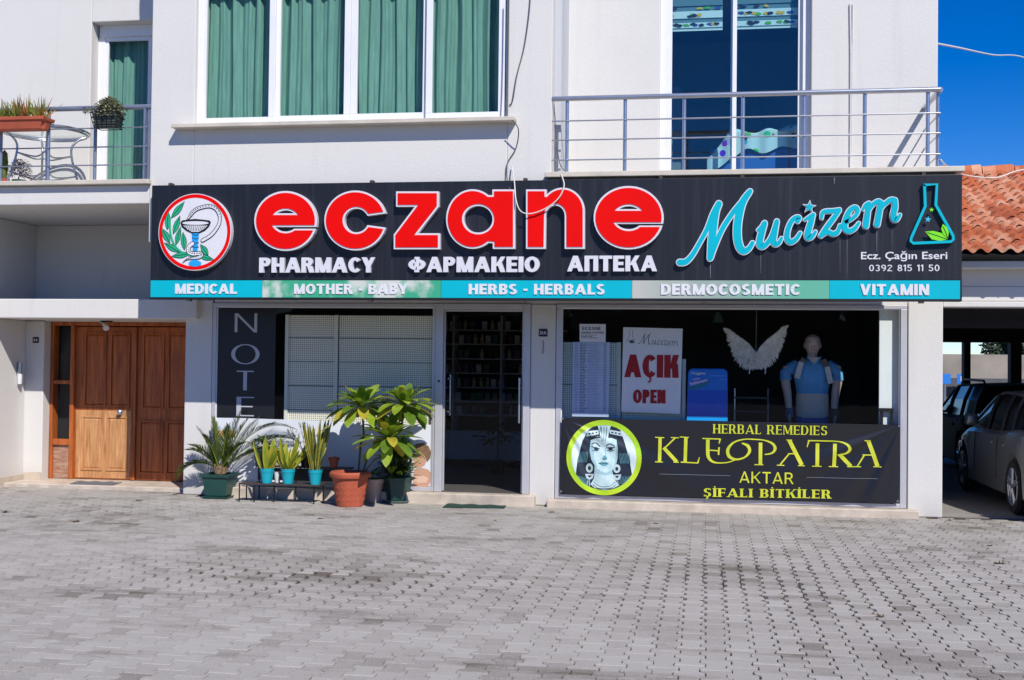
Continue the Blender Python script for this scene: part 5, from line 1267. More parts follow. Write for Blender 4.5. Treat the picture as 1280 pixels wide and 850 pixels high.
cable('pale overhead wire running right from the building into the sky', [(2.6,14.3,5.47), tuple(at(1200,60,1,16)), tuple(at(1240,68.5,1,19)), tuple(at(1290,76,1,24)), (9,30,8.2), (14,42,10)], .012, M['cable_w'])
cable('pale wire looping over the tile roof ridge from the balcony', [xyz(1176,200,13.2), xyz(1190,213,14.5), tuple(at(1212,220,1,16.2)), tuple(at(1245,222,1,16.4)), tuple(at(1270,214,1,16.6)), tuple(at(1295,210,1,16.8))], .010, M['cable_w'])
# ------------------------------------------------------------------ left balcony furniture
def trough(T, x0, x1, y, z0, z1, m, wy=.10):
    r0, r1 = [], []
    def ring(x_in, w, z): return [(x0+x_in,y-w,z),(x1-x_in,y-w,z),(x1-x_in*.4,y-w*.4,z),(x1-x_in*.4,y+w*.4,z),(x1-x_in,y+w,z),(x0+x_in,y+w,z),(x0+x_in*.4,y+w*.4,z),(x0+x_in*.4,y-w*.4,z)]
    MB().loft([ring(.07,wy*.75,z0),ring(.03,wy*.95,z1-.045),ring(.0,wy*1.1,z1-.04),ring(-.01,wy*1.12,z1),ring(.03,wy*.95,z1),ring(.03,wy*.9,z1-.03)]).build('trough', m, T, bevel=.006)
    MB().box(x0+.05,x1-.05,y-wy*.8,y+wy*.8,z1-.04,z1-.025).build('soil', soil, T)
pa = at(61, 150, 1, 13.08); zA = at(30, 163, 1, 13.08).z; zB_ = at(30, 148, 1, 13.08).z
T = thing('aloe_trough', 'long terracotta trough of spiky red tipped aloes on the left balcony rail', 'planter', (pa.x-.5, 13.08, zA))
trough(T, pa.x-1.05, pa.x, 13.08, zA, zB_, terra, .115)
rnd = random.Random(3)
al_g = mat('aloe_leaf', (.22,.24,.035), .4, var=.6, vscale=9, var2=(.10,.17,.03), trans=.15); al_r = mat('aloe_red', (.38,.17,.05), .45, var=.4, vscale=12, trans=.1)
for k in range(11):
    cx = pa.x-.09-k*.088+rnd.uniform(-.02,.02); cy = 13.08+rnd.uniform(-.03,.03); mb = MB()
    for j in range(16):
        a = rnd.uniform(0, 6.28); el = rnd.uniform(.65, 1.5); mb.cur = 1 if rnd.random() < .35 else 0
        blade(mb, (cx+.02*math.cos(a),cy+.02*math.sin(a),zB_-.03), (math.cos(a)*math.cos(el),math.sin(a)*math.cos(el),math.sin(el)), (math.cos(a+1.57)*.2,-1,.3), rnd.uniform(.16,.34), .034, rnd.uniform(-.35,.25), 6, .35, (1,.9,.75,.6,.42,.25,.02))
    mb.build('aloe', [al_g, al_r], T, smooth=True)
pa = at(135, 150, 1, 13.08); zA = at(135, 160.5, 1, 13.08).z; zB_ = at(135, 142, 1, 13.08).z; xa_, xb_ = at(118, 150, 1, 13.08).x, at(153, 150, 1, 13.08).x
T = thing('succulent_basket', 'grey green succulent in a black wire basket on the left balcony rail', 'planter', (pa.x, 13.08, zA))
MB().loft([[(xa_+.05,13.01,zA+.01),(xb_-.05,13.01,zA+.01),(xb_-.05,13.15,zA+.01),(xa_+.05,13.15,zA+.01)],[(xa_+.02,12.985,zB_-.02),(xb_-.02,12.985,zB_-.02),(xb_-.02,13.165,zB_-.02),(xa_+.02,13.165,zB_-.02)]]).build('liner', mat('grey_liner', '#4a5450', .8, var=.3, vscale=20), T)
mb = MB()
for t in (0, .33, .66, 1):
    z = zA+(zB_-zA)*t; i = .045*(1-t); mb.tube([(xa_+i,12.99-.02*t,z),(xb_-i,12.99-.02*t,z),(xb_-i,13.17,z),(xa_+i,13.17,z),(xa_+i,12.99-.02*t,z)], .006, 5)
for t in (0,.2,.4,.6,.8,1): mb.tube([(xa_+.045+(xb_-xa_-.09)*t,12.99,zA),(xa_+(xb_-xa_)*t,12.968,zB_)], .005, 5)
mb.build('wire_basket', M['darkmetal'], T)
mb = MB(); bush(mb, pa.x+.01, 13.08, zB_, .19, .19, 1300, .036, .030, 8, .12)
for k in range(90): blade(mb, (xa_-.04+rnd.uniform(-.06,.08),13.0,zB_+rnd.uniform(-.02,.06)), (rnd.uniform(-1,1),-.5,rnd.uniform(-.3,.5)), (0,0,1), .03, .022, .3, 2)
for k in range(22): blade(mb, (xb_+rnd.uniform(-.02,.14),13.0,zB_+rnd.uniform(-.0,.03)), (rnd.uniform(-1,1),-.5,rnd.uniform(-.3,.5)), (0,0,1), .03, .022, .3, 2)
mb.build('succulent', mat('succulent_leaf', (.42,.42,.26), .55, var=.6, vscale=30, var2=(.22,.22,.11)), T)
# round glass table with bent steel legs
tY = 13.62; tc = at(56, 165, 1, tY); tr2 = .5*(at(106, 165, 1, tY).x-at(8, 165, 1, tY).x); tz = tc.z; fz_ = 3.822
T = thing('glass_table', 'round glass topped table with bent steel legs on the left balcony', 'table', (tc.x, tY, fz_))
gt = MB().lathe(tc.x,tY,[(tr2*.94,tz-.008),(tr2*.94,tz+.004)],48).build('table_top', glass_mat('table_glass', (.95,.98,.97), 1.5), T)
mb = MB(); 
for r, z in ((tr2,tz),(tr2*.95,tz-.022)): mb.tube([(tc.x+r*math.cos(2*math.pi*k/40),tY+r*math.sin(2*math.pi*k/40),z) for k in range(41)], .014, 6)
mb.build('rim', M['steel'], T, smooth=True)
for a in (35, 125, 215, 305):
    c, s_ = math.cos(R_(a)), math.sin(R_(a)); pr_ = [(tr2*.92,tz-.03),(tr2*.80,tz-.05),(tr2*.62,tz-.15),(tr2*.60,tz-.28),(tr2*.70,tz-.5),(tr2*.82,fz_)]
    MB().tube(smooth_line([(tc.x+r*c,tY+r*s_,z) for r, z in pr_], 5), .014, 7).build('leg', M['steel'], T, smooth=True)
for z, r in ((tz-.28,tr2*.6),(tz-.53,tr2*.72)):
    mb = MB()
    for k in range(4):
        a, b2 = R_(35+90*k), R_(125+90*k); A_ = Vector((tc.x+r*math.cos(a),tY+r*math.sin(a),z)); B_ = Vector((tc.x+r*math.cos(b2),tY+r*math.sin(b2),z)); m_ = (A_+B_)/2; m_ = m_+(Vector((tc.x,tY,z))-m_)*.35+Vector((0,0,-.05))
        mb.tube(smooth_line([tuple(A_),tuple(m_),tuple(B_)], 6), .010, 6)
    mb.build('brace', M['steel'], T, smooth=True)
c = at(5, 224, 1, 13.4)
T = thing('cactus', 'small upright green cactus on the left balcony floor', 'potted plant', (c.x, 13.4, 3.822))
MB().lathe(c.x,13.4,[(.05,3.823),(.07,3.9),(.06,3.9)],14).build('pot', terra, T, smooth=40)
mb = MB()
for k in range(10):
    t = k/9; a0 = 0
mb.lathe(c.x,13.4,[(.03,3.88),(.042,4.0),(.045,4.12),(.035,4.22),(.005,4.26)],9); 
for k in range(60):
    a = random.uniform(0,6.28); z = random.uniform(3.9,4.22); blade(mb, (c.x+.04*math.cos(a),13.4+.04*math.sin(a),z), (math.cos(a),math.sin(a),.5), (0,0,1), .03, .01, 0, 2)
mb.build('stem', mat('cactus_green', (.12,.17,.03), .6, var=.5, vscale=30), T)
c = at(24, 224, 1, 13.5)
T = thing('pink_shrub', 'dry pinkish grey shrub on the left balcony floor', 'potted plant', (c.x, 13.5, 3.822))
MB().lathe(c.x,13.5,[(.07,3.823),(.09,3.9),(.08,3.9)],14).build('pot', gpot, T, smooth=40)
mb = MB(); bush(mb, c.x, 13.5, 3.98, .17, .20, 300, .035, .02, 18, .1); bush(mb, c.x, 13.5, 3.98, .15, .18, 400, .035, .022, 19, .1); mb.build('foliage', mat('pink_grey_leaf', (.45,.33,.35), .8, var=.5, vscale=40, trans=.1), T)
# ------------------------------------------------------------------ inside the right shop window
YI = 14.78
Zi = zoomer(880, 380, 4.7407, YI); ki = YI/F/4.7407*1.01
def ring(cx, cy, rx, ry, z, n=20, p=2.3):
    out = []
    for k in range(n):
        a = 2*math.pi*k/n; c, s_ = math.cos(a), math.sin(a)
        out.append((cx+rx*math.copysign(abs(c)**(2/p), c), cy+ry*math.copysign(abs(s_)**(2/p), s_), z))
    return out
def zi(y): return Zi(640, y)[1]
mx = Zi(643, 300)[0]; my = YI
MQ = thing('mannequin', 'male shop mannequin in a blue shirt with back straps and a beige waist belt', 'mannequin', (mx, my, .13))
skinm = mat('mannequin_skin', '#c4ae9f', .6, var=.1, vscale=8)
b = MB()
# head with brow, nose, jaw; neck; trunk; all one surface after the remesh
hz = zi(180); hh = zi(180)-zi(302)
prof = [(0,.02,.03),(.04,.045,.055),(.15,.078,.095),(.32,.092,.112),(.5,.092,.112),(.66,.086,.10),(.8,.074,.085),(.92,.055,.065),(1.0,.03,.04)]
b.loft([ring(mx, my+.005-.012*max(0, t-.6), rx, ry, hz-hh*t, 18, 2.1) for t, rx, ry in prof])
def blob(c, r, n=8): b.lathe(c[0],c[1],[(r*math.sin(math.pi*k/6)+.0005, c[2]+r*math.cos(math.pi*k/6)) for k in range(6, -1, -1)], n)
b.loft([[(mx-.012,my-.100,hz-hh*.47),(mx+.012,my-.100,hz-hh*.47),(mx+.012,my-.08,hz-hh*.47),(mx-.012,my-.08,hz-hh*.47)],[(mx-.02,my-.126,hz-hh*.66),(mx+.02,my-.126,hz-hh*.66),(mx+.02,my-.08,hz-hh*.66),(mx-.02,my-.08,hz-hh*.66)],[(mx-.012,my-.10,hz-hh*.69),(mx+.012,my-.10,hz-hh*.69),(mx+.012,my-.08,hz-hh*.69),(mx-.012,my-.08,hz-hh*.69)]])
b.tube([(mx-.055,my-.095,hz-hh*.43),(mx-.02,my-.108,hz-hh*.41)], .010, 6).tube([(mx+.055,my-.095,hz-hh*.43),(mx+.02,my-.108,hz-hh*.41)], .010, 6)
b.tube([(mx-.028,my-.099,hz-hh*.79),(mx,my-.106,hz-hh*.785),(mx+.028,my-.099,hz-hh*.79)], .008, 6)
for s_ in (-1, 1): b.loft([ring(mx+s_*.093, my+.01, .012, .022, hz-hh*(.42+.05*k), 8) for k in range(6)])
b.tube([(mx,my+.01,hz-hh*.85),(mx,my+.02,zi(350))], [.058,.066], 14)
b.loft([ring(mx,my+.02,.07,.07,zi(322)),ring(mx,my+.02,.20,.10,zi(345)),ring(mx,my+.02,.225,.125,zi(375)),ring(mx,my+.01,.205,.14,zi(430)),ring(mx,my+.01,.18,.125,zi(500)),ring(mx,my+.01,.178,.115,zi(560)),ring(mx,my+.01,.185,.12,zi(640)),ring(mx,my+.01,.19,.12,zi(700)),ring(mx,my+.01,.17,.11,zi(760))])
sh = {}
for s_, pts in ((-1, [(500,375),(482,440),(494,530),(500,600),(503,640)]), (1, [(780,372),(793,440),(778,530),(772,600),(772,645)])):
    P = [(Zi(*p)[0], my+.02-.02*i, Zi(*p)[1]) for i, p in enumerate(pts)]
    b.tube(smooth_line(P, 4), [np.interp(k/16, [0,.3,.5,.75,1], [.068,.058,.050,.044,.034]) for k in range(17)], 12); sh[s_] = P
    w = Vector(P[-1]); f = Vector((0, -.03, -1)).normalized()
    b.loft([ring(w.x, w.y-.005*k, r1, r2, w.z-.025*k, 12) for k, (r1, r2) in enumerate(((.03,.035),(.024,.044),(.024,.048),(.022,.046),(.018,.040)))])
    for q, (dy, l) in enumerate(((-.034,.075),(-.012,.085),(.012,.080),(.032,.065))):   # four fingers, curled a little
        a = Vector((w.x, w.y+dy-.02, w.z-.09)); b.tube([a, a+Vector((-s_*.008,0,-l*.5)), a+Vector((-s_*.03,-.004,-l*.95))], [.011,.010,.008], 7)
    a = Vector((w.x, w.y-.05, w.z-.03)); b.tube([a, a+Vector((0,-.02,-.03)), a+Vector((-s_*.01,-.028,-.065))], [.013,.012,.009], 7)
for s_ in (-1, 1): b.tube([(mx+s_*.10,my+.01,zi(740)),(mx+s_*.105,my,.72),(mx+s_*.11,my+.01,.25),(mx+s_*.11,my-.06,.17)], [.105,.075,.05,.05], 12)
body = b.build('body', skinm, MQ, smooth=True)
rm = body.modifiers.new('remesh', 'REMESH'); rm.mode = 'VOXEL'; rm.voxel_size = .008; rm.use_smooth_shade = True
smo = body.modifiers.new('smooth', 'SMOOTH'); smo.factor = .5; smo.iterations = 5
shirtm = mat('blue_shirt', '#62a6d6', .85, var=.2, vscale=7, bump=.8, bscale=9)
s = MB()
def srg(z, rx, ry): return ring(mx, my+.012, rx, ry, z, 28, 2.4)
s.loft([srg(zi(326),.085,.085),srg(zi(334),.13,.10),srg(zi(350),.205,.125),srg(zi(378),.238,.145),srg(zi(420),.228,.155),srg(zi(470),.205,.148),srg(zi(520),.188,.140),srg(zi(548),.184,.138)], cap=False)
for s_ in (-1, 1):
    P = sh[s_]; e = Vector(Zi(492 if s_ < 0 else 788, 452)[0:1]+(my+.01, Zi(640, 452)[1]))
    s.tube([(mx+s_*.17,my+.015,zi(362)),(mx+s_*.25,my+.015,zi(382)),(P[1][0]-s_*.0,my+.012,zi(410)),(e.x+s_*.012,e.y,e.z)], [.074,.076,.070,.076], 16, cap=False)
so_ = s.build('shirt', shirtm, MQ, smooth=True)
v = MB().plate([Zi(*p) for p in ((612,315),(676,318),(646,356))], my-.155).build('collar_opening', skinm, MQ)
MB().ribbon([Zi(*p) for p in ((606,312),(646,360),(684,314))], .018, my-.158, .004, caps=False).build('collar', shirtm, MQ)
beltm = mat('beige_belt', '#c8bfae', .85, var=.12, vscale=30, stretch=(1, 1, 4), bump=.2, bscale=60)
MB().loft([srg(zi(530),.190,.143),srg(zi(545),.193,.148),srg(zi(655),.196,.145),srg(zi(672),.19,.14)], cap=False).build('waist_belt', beltm, MQ, smooth=True)
MB().loft([srg(zi(665),.198,.136),srg(zi(700),.205,.14),srg(zi(790),.20,.135)], cap=False).build('jeans', mat('blue_jeans', '#2f5f96', .85, var=.3, vscale=20), MQ, smooth=True)
strapw = mat('white_strap', '#c9c9c4', .8, var=.15, vscale=30); strapb = mat('brown_strap', '#6d5a4e', .8)
for ptsw, ptsb in ((((572,345),(556,395),(546,440)), ((590,326),(572,345))), (((722,372),(732,420),(744,470)), ((700,330),(722,372)))):
    def fl_(p, d): x, z = Zi(*p); return (x, z)
    yy = my-.165
    MB().ribbon([Zi(*p) for p in ptsw], .062, yy, .012, caps=False).build('strap', strapw, MQ); MB().ribbon([Zi(*p) for p in ptsb], .062, yy+.012, .012, caps=False).build('strap', strapb, MQ)
for s_, c in ((-1, '#4a5a72'), (1, '#39443f')):
    P = sh[s_]; MB().tube([(P[-1][0],P[-1][1],P[-1][2]+.05),(P[-1][0],P[-1][1]-.01,P[-1][2]-.06)], [.046,.050], 14, cap=False).build('wrist_brace', mat('brace_fabric', c, .9), MQ, smooth=True)
# feather wings on a thread
Yw = 14.55; Zg = zoomer(880, 380, 4.7407, Yw)
WG = thing('feather_wings', 'pair of white feather costume wings hanging in the right shop window', 'wings', (Zg(310,300)[0], Yw, Zg(310,385)[1]))
fm = mat('feather', '#f2efe4', .8, var=.3, vscale=18, trans=.2)
rnd = random.Random(4)
def wing(sgn):
    f = lambda x, y: Zg(308+(x-308)*sgn if sgn > 0 else 308-(x-308)*1.02, y-(0 if sgn > 0 else (308-x)*.12))
    ed = smooth_line([(300,388),(262,392),(225,378),(190,345),(165,300),(146,250),(132,200),(118,146)], 7)
    ba = smooth_line([(300,286),(290,272),(278,255),(262,236),(240,218),(215,202),(190,185),(158,164)], 7)
    mb = MB(); n = len(ed)
    for layer_, sc in ((0, 1.0), (1, .72), (2, .48), (3, .3)):
        for i in range(0, n, 1):
            e = ed[i]; a = ba[i]; ex, ey = a[0]+(e[0]-a[0])*sc, a[1]+(e[1]-a[1])*sc
            ex += rnd.uniform(-7, 7); ey += rnd.uniform(-6, 6); a2 = (a[0]+rnd.uniform(-4,4), a[1]+rnd.uniform(-4,4))
            p0, p1 = f(*a2), f(ex, ey); w = rnd.uniform(.022, .034); cu = rnd.uniform(-5, 5)
            pm_ = f((a2[0]+ex)/2+cu, (a2[1]+ey)/2)
            y = Yw-.006*layer_+rnd.uniform(-.004, .004)-.0002*i
            q = smooth_line([p0, pm_, p1], 4); mb.ribbon(q, [w*np.interp(k/8, [0,.3,.8,1], [.5,1,.8,.15]) for k in range(9)], y, caps=False)
    return mb.build('wing', fm, WG)
wing(1); wing(-1)
mb = MB()
for k in range(70):
    a = rnd.uniform(0, 6.28); x, z = Zg(308+rnd.uniform(-34,34), 325+rnd.uniform(-30,45)); l = rnd.uniform(.03,.06); mb.ribbon([(x,z),(x+l*.5*math.cos(a),z+l*.5*math.sin(a)),(x+l*math.cos(a),z+l*math.sin(a)-.01)], [.012,.014,.003], Yw-.03-.0003*k, caps=False)
mb.build('down', fm, WG)
mb = MB()
for x in (268, 362): mb.ribbon([Zg(x,372),Zg(x+3,392),Zg(x,412)], .012, Yw-.01, .004)
mb.tube([(Zg(308,300)[0],Yw+.01,Zg(308,300)[1]),(Zg(312,75)[0],Yw+.01,2.9)], .0015, 4); mb.build('strap', M['white'], WG)
# pendant lamp shades
Yh = 15.2; 
for px, py, l in ((897, 398, 'small green glass pendant lamp above the feather wings'), ):
    p = at(px, 403, 1, Yh)
    T = thing('pendant_lamp', l, 'lamp', (p.x, Yh, p.z))
    MB().lathe(p.x,Yh,[(.075,p.z),(.072,p.z+.01),(.05,p.z+.09),(.022,p.z+.13),(.02,p.z+.13),(.046,p.z+.088),(.068,p.z+.01)],24).build('lamp_shade', mat('green_glass_shade', '#7fa890', .2, trans=.5), T, smooth=40)
    MB().tube([(p.x,Yh,p.z+.12),(p.x,Yh,2.94)], .006, 6).build('cord', M['darkmetal'], T)
# white display panel at the right end
Yk = 14.21; x0, x1 = XZ(1099,450,Yk)[0], XZ(1124,450,Yk)[0]
tag(MB().box(x0,x1,Yk,Yk+.03,.135,2.36).build('white_board', mat('pale_panel', '#dfe6e4', .5, var=.06, vscale=3), None, bevel=.004), 'tall white display panel at the right end of the right shop window', 'panel')
T = thing('display_stand', 'small dark display stand before the white panel in the right window', 'display stand', ((x0+x1)/2-.02, 14.18, .14))
for z0, z1, w in ((1.19,1.23,.10),): MB().box((x0+x1)/2-w-.01,(x0+x1)/2+w-.06,14.15,14.20,z0,z1).build('shelf', M['darkmetal'], T)
MB().box(x0+.01,x0+.04,14.16,14.19,.14,1.19).box(x1-.10,x1-.07,14.16,14.19,.14,1.19).build('leg', M['darkmetal'], T)
# blue nappy pack with printed words
Yb = 14.165; Zb = zoomer(840, 440, 9.4444, Yb)
o = [(172,818),(658,822),(656,260),(648,225),(622,202),(590,196),(250,192),(215,200),(196,225),(188,260)]
PK = MB().plate([Zb(*p) for p in o], Yb, .10).build('nappy_pack', mat('blue_pack', '#0f6fd0', .35, var=.12, vscale=7), None, bevel=.012)
tag(PK, 'bright blue swim nappy pack with white lettering beside the AÇIK OPEN poster', 'package')
MB().plate([Zb(*p) for p in ((178,755),(652,760),(650,452),(184,446))], Yb-.0015).build('print_panel', mat('deep_blue', '#0b4fc0', .35), PK)
MB().plate([Zb(*p) for p in ((174,814),(656,818),(656,766),(176,758))], Yb-.002).build('print_band', mat('cyan_band', '#19a4f2', .35), PK)
MB().plate([Zb(*p) for p in ((182,410),(250,405),(340,375),(430,350),(470,352),(420,380),(320,430),(240,445),(182,440))], Yb-.002).build('print_wave', mat('wave_teal', '#0c6f86', .35), PK)
x0,z0 = Zb(228,262); x1,_ = Zb(396,262); text_mesh('lettering', 'Huggies', M['white'], PK, x0, x1, z0, Yb-.003, .030, .012)
def tilt(o, ang, c):
    for v_ in o.data.vertices:
        X, Zz = v_.co.x+ORG[PK].x-c[0], v_.co.z+ORG[PK].z-c[1]; v_.co.x = c[0]+X*math.cos(ang)-Zz*math.sin(ang)-ORG[PK].x; v_.co.z = c[1]+X*math.sin(ang)+Zz*math.cos(ang)-ORG[PK].z
x0,z0 = Zb(218,395); x1,_ = Zb(425,395); tilt(text_mesh('lettering', 'Swimmers', mat('pink_white', '#eccfd8', .5), PK, x0, x1, z0, Yb-.0032, .040, .02), .26, (x0, z0))
x0,z0 = Zb(250,335); x1,_ = Zb(330,335); tilt(text_mesh('lettering', 'Little', mat('pink_white2', '#d9c3d8', .5), PK, x0, x1, z0, Yb-.0032, .026, .012), .2, (x0, z0))
mb = MB().plate([Zb(*p) for p in ((448,282),(620,286),(620,280),(448,276))], Yb-.002).plate([Zb(*p) for p in ((560,328),(648,330),(648,326),(560,324))], Yb-.002); mb.build('rule', mat('pale_blue', '#5fa6e6', .5), PK)
# chromed rack behind the pack
xa_, xb_ = XZ(918,500,15.0)[0], XZ(960,500,15.0)[0]
T = thing('chrome_rack', 'dim chromed rack standing between the blue pack and the mannequin', 'rack', ((xa_+xb_)/2, 15.0, .135))
for x in (xa_, xb_): MB().tube([(x,15.0,.135),(x,15.0,1.42)], .014, 8).build('post', M['steel'], T, smooth=40)
for z in (.9, 1.13, 1.3): MB().box(xa_,xb_,14.9,15.2,z,z+.015).build('shelf', mat('smoked_shelf', '#3c3f3f', .3), T)
# ------------------------------------------------------------------ shelves and counter at the back of the shop
Yz = 18.15; X = lambda px: XZ(px, 450, Yz)[0]; Zs = lambda py: XZ(600, py, Yz)[1]
shm = mat('shelf_edge_grey', '#c9c9cc', .5); shd = mat('shelf_dark_wood', '#2b2422', .6)
T = thing('product_shelving', 'dark wall shelving full of small packs seen through the shop door', 'shelving', (-3.4, Yz, .13))
MB().box(-4.7,-2.1,Yz+.3,Yz+.34,.13,2.6).build('back_panel', shd, T)
for px in (552, 566.5, 626.5, 664): MB().box(X(px)-.018,X(px)+.018,Yz-.01,Yz+.29,.5,Zs(394)).build('upright', shm, T)
shy = (412.5, 430, 448.5, 466.5, 484.5, 502, 519)
for py in shy: MB().box(-4.7,-2.1,Yz,Yz+.28,Zs(py)-.012,Zs(py)+.006).build('shelf', shm, T)
hd = MB().box(-4.7,-2.1,Yz-.02,Yz+.28,Zs(394.5),Zs(387)).build('header_board', mat('header_grey', '#4a4a4f', .6), T)
lettering(MB(), 'BİTKİLER', X(583), X(612), Zs(392.5), Zs(388.6), Yz-.022, 0, s=.24, b=.16, gap=.12).build('lettering', M['black'], hd)
rnd = random.Random(8); kinds = []
for c in ('#d5d8d4', '#8b5a4a', '#5d7a5c', '#cdc29a', '#89617a'):
    mb = MB()
    if len(kinds) % 2: mb.lathe(0,0,[(.03,0),(.032,.01),(.032,.09),(.014,.11),(.014,.13),(.018,.13),(.018,.145)],12)
    else: mb.box(-.04,.04,-.03,.03,0,.13); mb.box(-.03,.03,-.032,-.0305,.05,.10)
    o = mb.build('product_pack', mat('pack_print', c, .5, var=.3, vscale=30)); kinds.append(o)
first = set()
for py in shy:
    x = X(556)
    while x < X(655):
        if rnd.random() < .82:
            i = rnd.randrange(5); src = kinds[i]
            if i in first: o = src.copy(); COL.objects.link(o)
            else: o = src; first.add(i)
            o.location = (x, Yz+.1, Zs(py)+.007); tag(o, 'small dim pack on the dark shelves seen through the shop door', 'package', 'packs on the shelves at the back of the shop')
        x += rnd.uniform(.095, .13)
T = thing('shop_counter', 'low white drawer unit below the dark shelves at the back of the shop', 'counter', (-3.4, 17.9, .13))
MB().box(-4.7,-2.1,17.85,18.14,.22,.66).build('carcass', mat('counter_white', '#dcdce0', .5), T, bevel=.01)
MB().box(-4.68,-2.12,17.9,18.1,.13,.22).build('plinth', M['dark'], T)
for px in (606, 640): MB().box(X(px)-.12,X(px)+.1,17.83,17.846,.575,.59).build('handle', M['darkmetal'], T)
c = at(622, 585, 1, 16.6)
T = thing('indoor_plant', 'dark leafy plant standing in the shade inside the shop door', 'potted plant', (c.x, 16.6, .13))
MB().lathe(c.x,16.6,[(.09,.131),(.12,.32),(.13,.32),(.11,.30)],18).build('pot', M['darkmetal'], T)
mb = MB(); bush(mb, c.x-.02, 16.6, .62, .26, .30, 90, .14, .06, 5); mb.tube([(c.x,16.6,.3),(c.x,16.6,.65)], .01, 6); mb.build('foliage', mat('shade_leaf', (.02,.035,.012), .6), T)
# ------------------------------------------------------------------ carport with a tiled roof, right
CP = thing('carport', 'open carport with a white beam and an orange tiled roof right of the pharmacy', 'carport', (3.4, 14.2, 0))
b1, b2, b3, b4, b5 = 2.924, 2.823, 2.632, 2.459, 2.395
MB().box(2.672,12,14.15,14.4,b4+.004,b3).box(2.672,12,14.12,14.38,b5,b4).build('beam', PL_, CP, bevel=.01)
MB().box(2.60,12,14.16,14.30,b3+.002,2.99).build('wall_plate', PL_, CP)
MB().box(2.672,12,13.92,14.158,b2,b1-.02).build('gutter', PL_, CP, bevel=.01)
E0, Z0e, YR0, ZR0 = 13.74, 2.965, 17.0, 4.36
def tiles():
    mb = MB(); rows = 19; nx = int((12-2.4)/.02); sl_ = (ZR0-Z0e)/(YR0-E0); rnd = random.Random(2); jit = {}
    for r in range(rows):
        ya = E0+(YR0-E0)*r/rows; yb = E0+(YR0-E0)*(r+1.14)/rows; off = 0
        R = [[], [], [], []]
        for i in range(nx+1):
            x = 2.4+i*.02; k = int(math.floor(x/.155)); u = x/.155-k
            jz = jit.setdefault((r, k), rnd.uniform(-.008, .008)); jy = jit.setdefault((r, k, 1), rnd.uniform(-.014, .014))
            h = .033*math.sin(math.pi*min(1, u/.62)) if u < .62 else -.016*math.sin(math.pi*(u-.62)/.38)
            z0 = Z0e+sl_*(ya-E0)+.06+h+jz; z1 = Z0e+sl_*(yb-E0)+.006+h+jz
            R[0].append((x, ya+jy, z0-.04)); R[1].append((x, ya+jy, z0)); R[2].append((x, (ya+yb)/2, (z0+z1)/2)); R[3].append((x, yb, z1))
        mb.grid(R)
    return mb
def tile_mat():
    m = mat('clay_tile', '#b0603c', .85, bump=.25, bscale=60); N, L, b = nodes_of(m)
    g_ = N.new('ShaderNodeNewGeometry'); sp = N.new('ShaderNodeSeparateXYZ'); L.new(g_.outputs['Position'], sp.inputs[0])
    cx_ = mathn(N, L, 'FLOOR', mathn(N, L, 'MULTIPLY', sp.outputs[0], 1/.155)); cy_ = mathn(N, L, 'FLOOR', mathn(N, L, 'MULTIPLY', mathn(N, L, 'SUBTRACT', sp.outputs[1], E0), 19/(YR0-E0)))
    cb = N.new('ShaderNodeCombineXYZ'); L.new(cx_, cb.inputs[0]); L.new(cy_, cb.inputs[1])
    wnz = N.new('ShaderNodeTexWhiteNoise'); L.new(cb.outputs[0], wnz.inputs[0])
    t = N.new('ShaderNodeTexNoise'); t.inputs['Scale'].default_value = 14; t.inputs['Detail'].default_value = 6; L.new(g_.outputs['Position'], t.inputs[0])
    v = mathn(N, L, 'ADD', mathn(N, L, 'MULTIPLY', wnz.outputs[0], .6), mathn(N, L, 'MULTIPLY', t.outputs[0], .5))
    c = N.new('ShaderNodeValToRGB'); L.new(v, c.inputs[0]); e = c.color_ramp.elements
    e[0].position = .15; e[0].color = (*lin('#94513a'), 1); e[1].position = .95; e[1].color = (*lin('#d0a68c'), 1); k = e.new(.5); k.color = (*lin('#b8663f'), 1)
    L.new(c.outputs[0], b.inputs['Base Color']); return m
tm = tile_mat()
RF = tiles().build('roof_tiles', tm, CP, smooth=50)
MB().add([(2.6,E0+.02,Z0e-.01),(12,E0+.02,Z0e-.01),(12,YR0,ZR0-.01),(2.6,YR0,ZR0-.01),(12,24.3,2.5),(2.6,24.3,2.5)], [(0,1,2,3),(3,2,4,5)]).build('roof_deck', M['dark'], CP)
for k in range(24):
    x = 2.45+k*.42; MB().tube([(x,YR0,ZR0+.0),(x+.40,YR0,ZR0+.012)], [.11,.125], 12).build('ridge_tile', tm, RF, smooth=40)
    if k > 11: break
MB().box(2.3,2.64,15.2,15.8,3.3,3.62) if False else None
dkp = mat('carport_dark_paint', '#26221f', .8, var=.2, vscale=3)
hz_ = at(1230, 428, 1, 24).z
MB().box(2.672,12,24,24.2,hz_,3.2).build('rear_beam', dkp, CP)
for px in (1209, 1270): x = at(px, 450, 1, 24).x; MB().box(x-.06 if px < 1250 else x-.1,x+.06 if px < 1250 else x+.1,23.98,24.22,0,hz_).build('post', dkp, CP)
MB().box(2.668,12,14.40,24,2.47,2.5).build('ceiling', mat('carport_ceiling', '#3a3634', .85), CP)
MB().box(11.9,12,14.4,24,0,2.47).build('side_panel', PL_, CP)
MB().box(4.4,4.62,14.2,14.4,0,2.39) if False else None
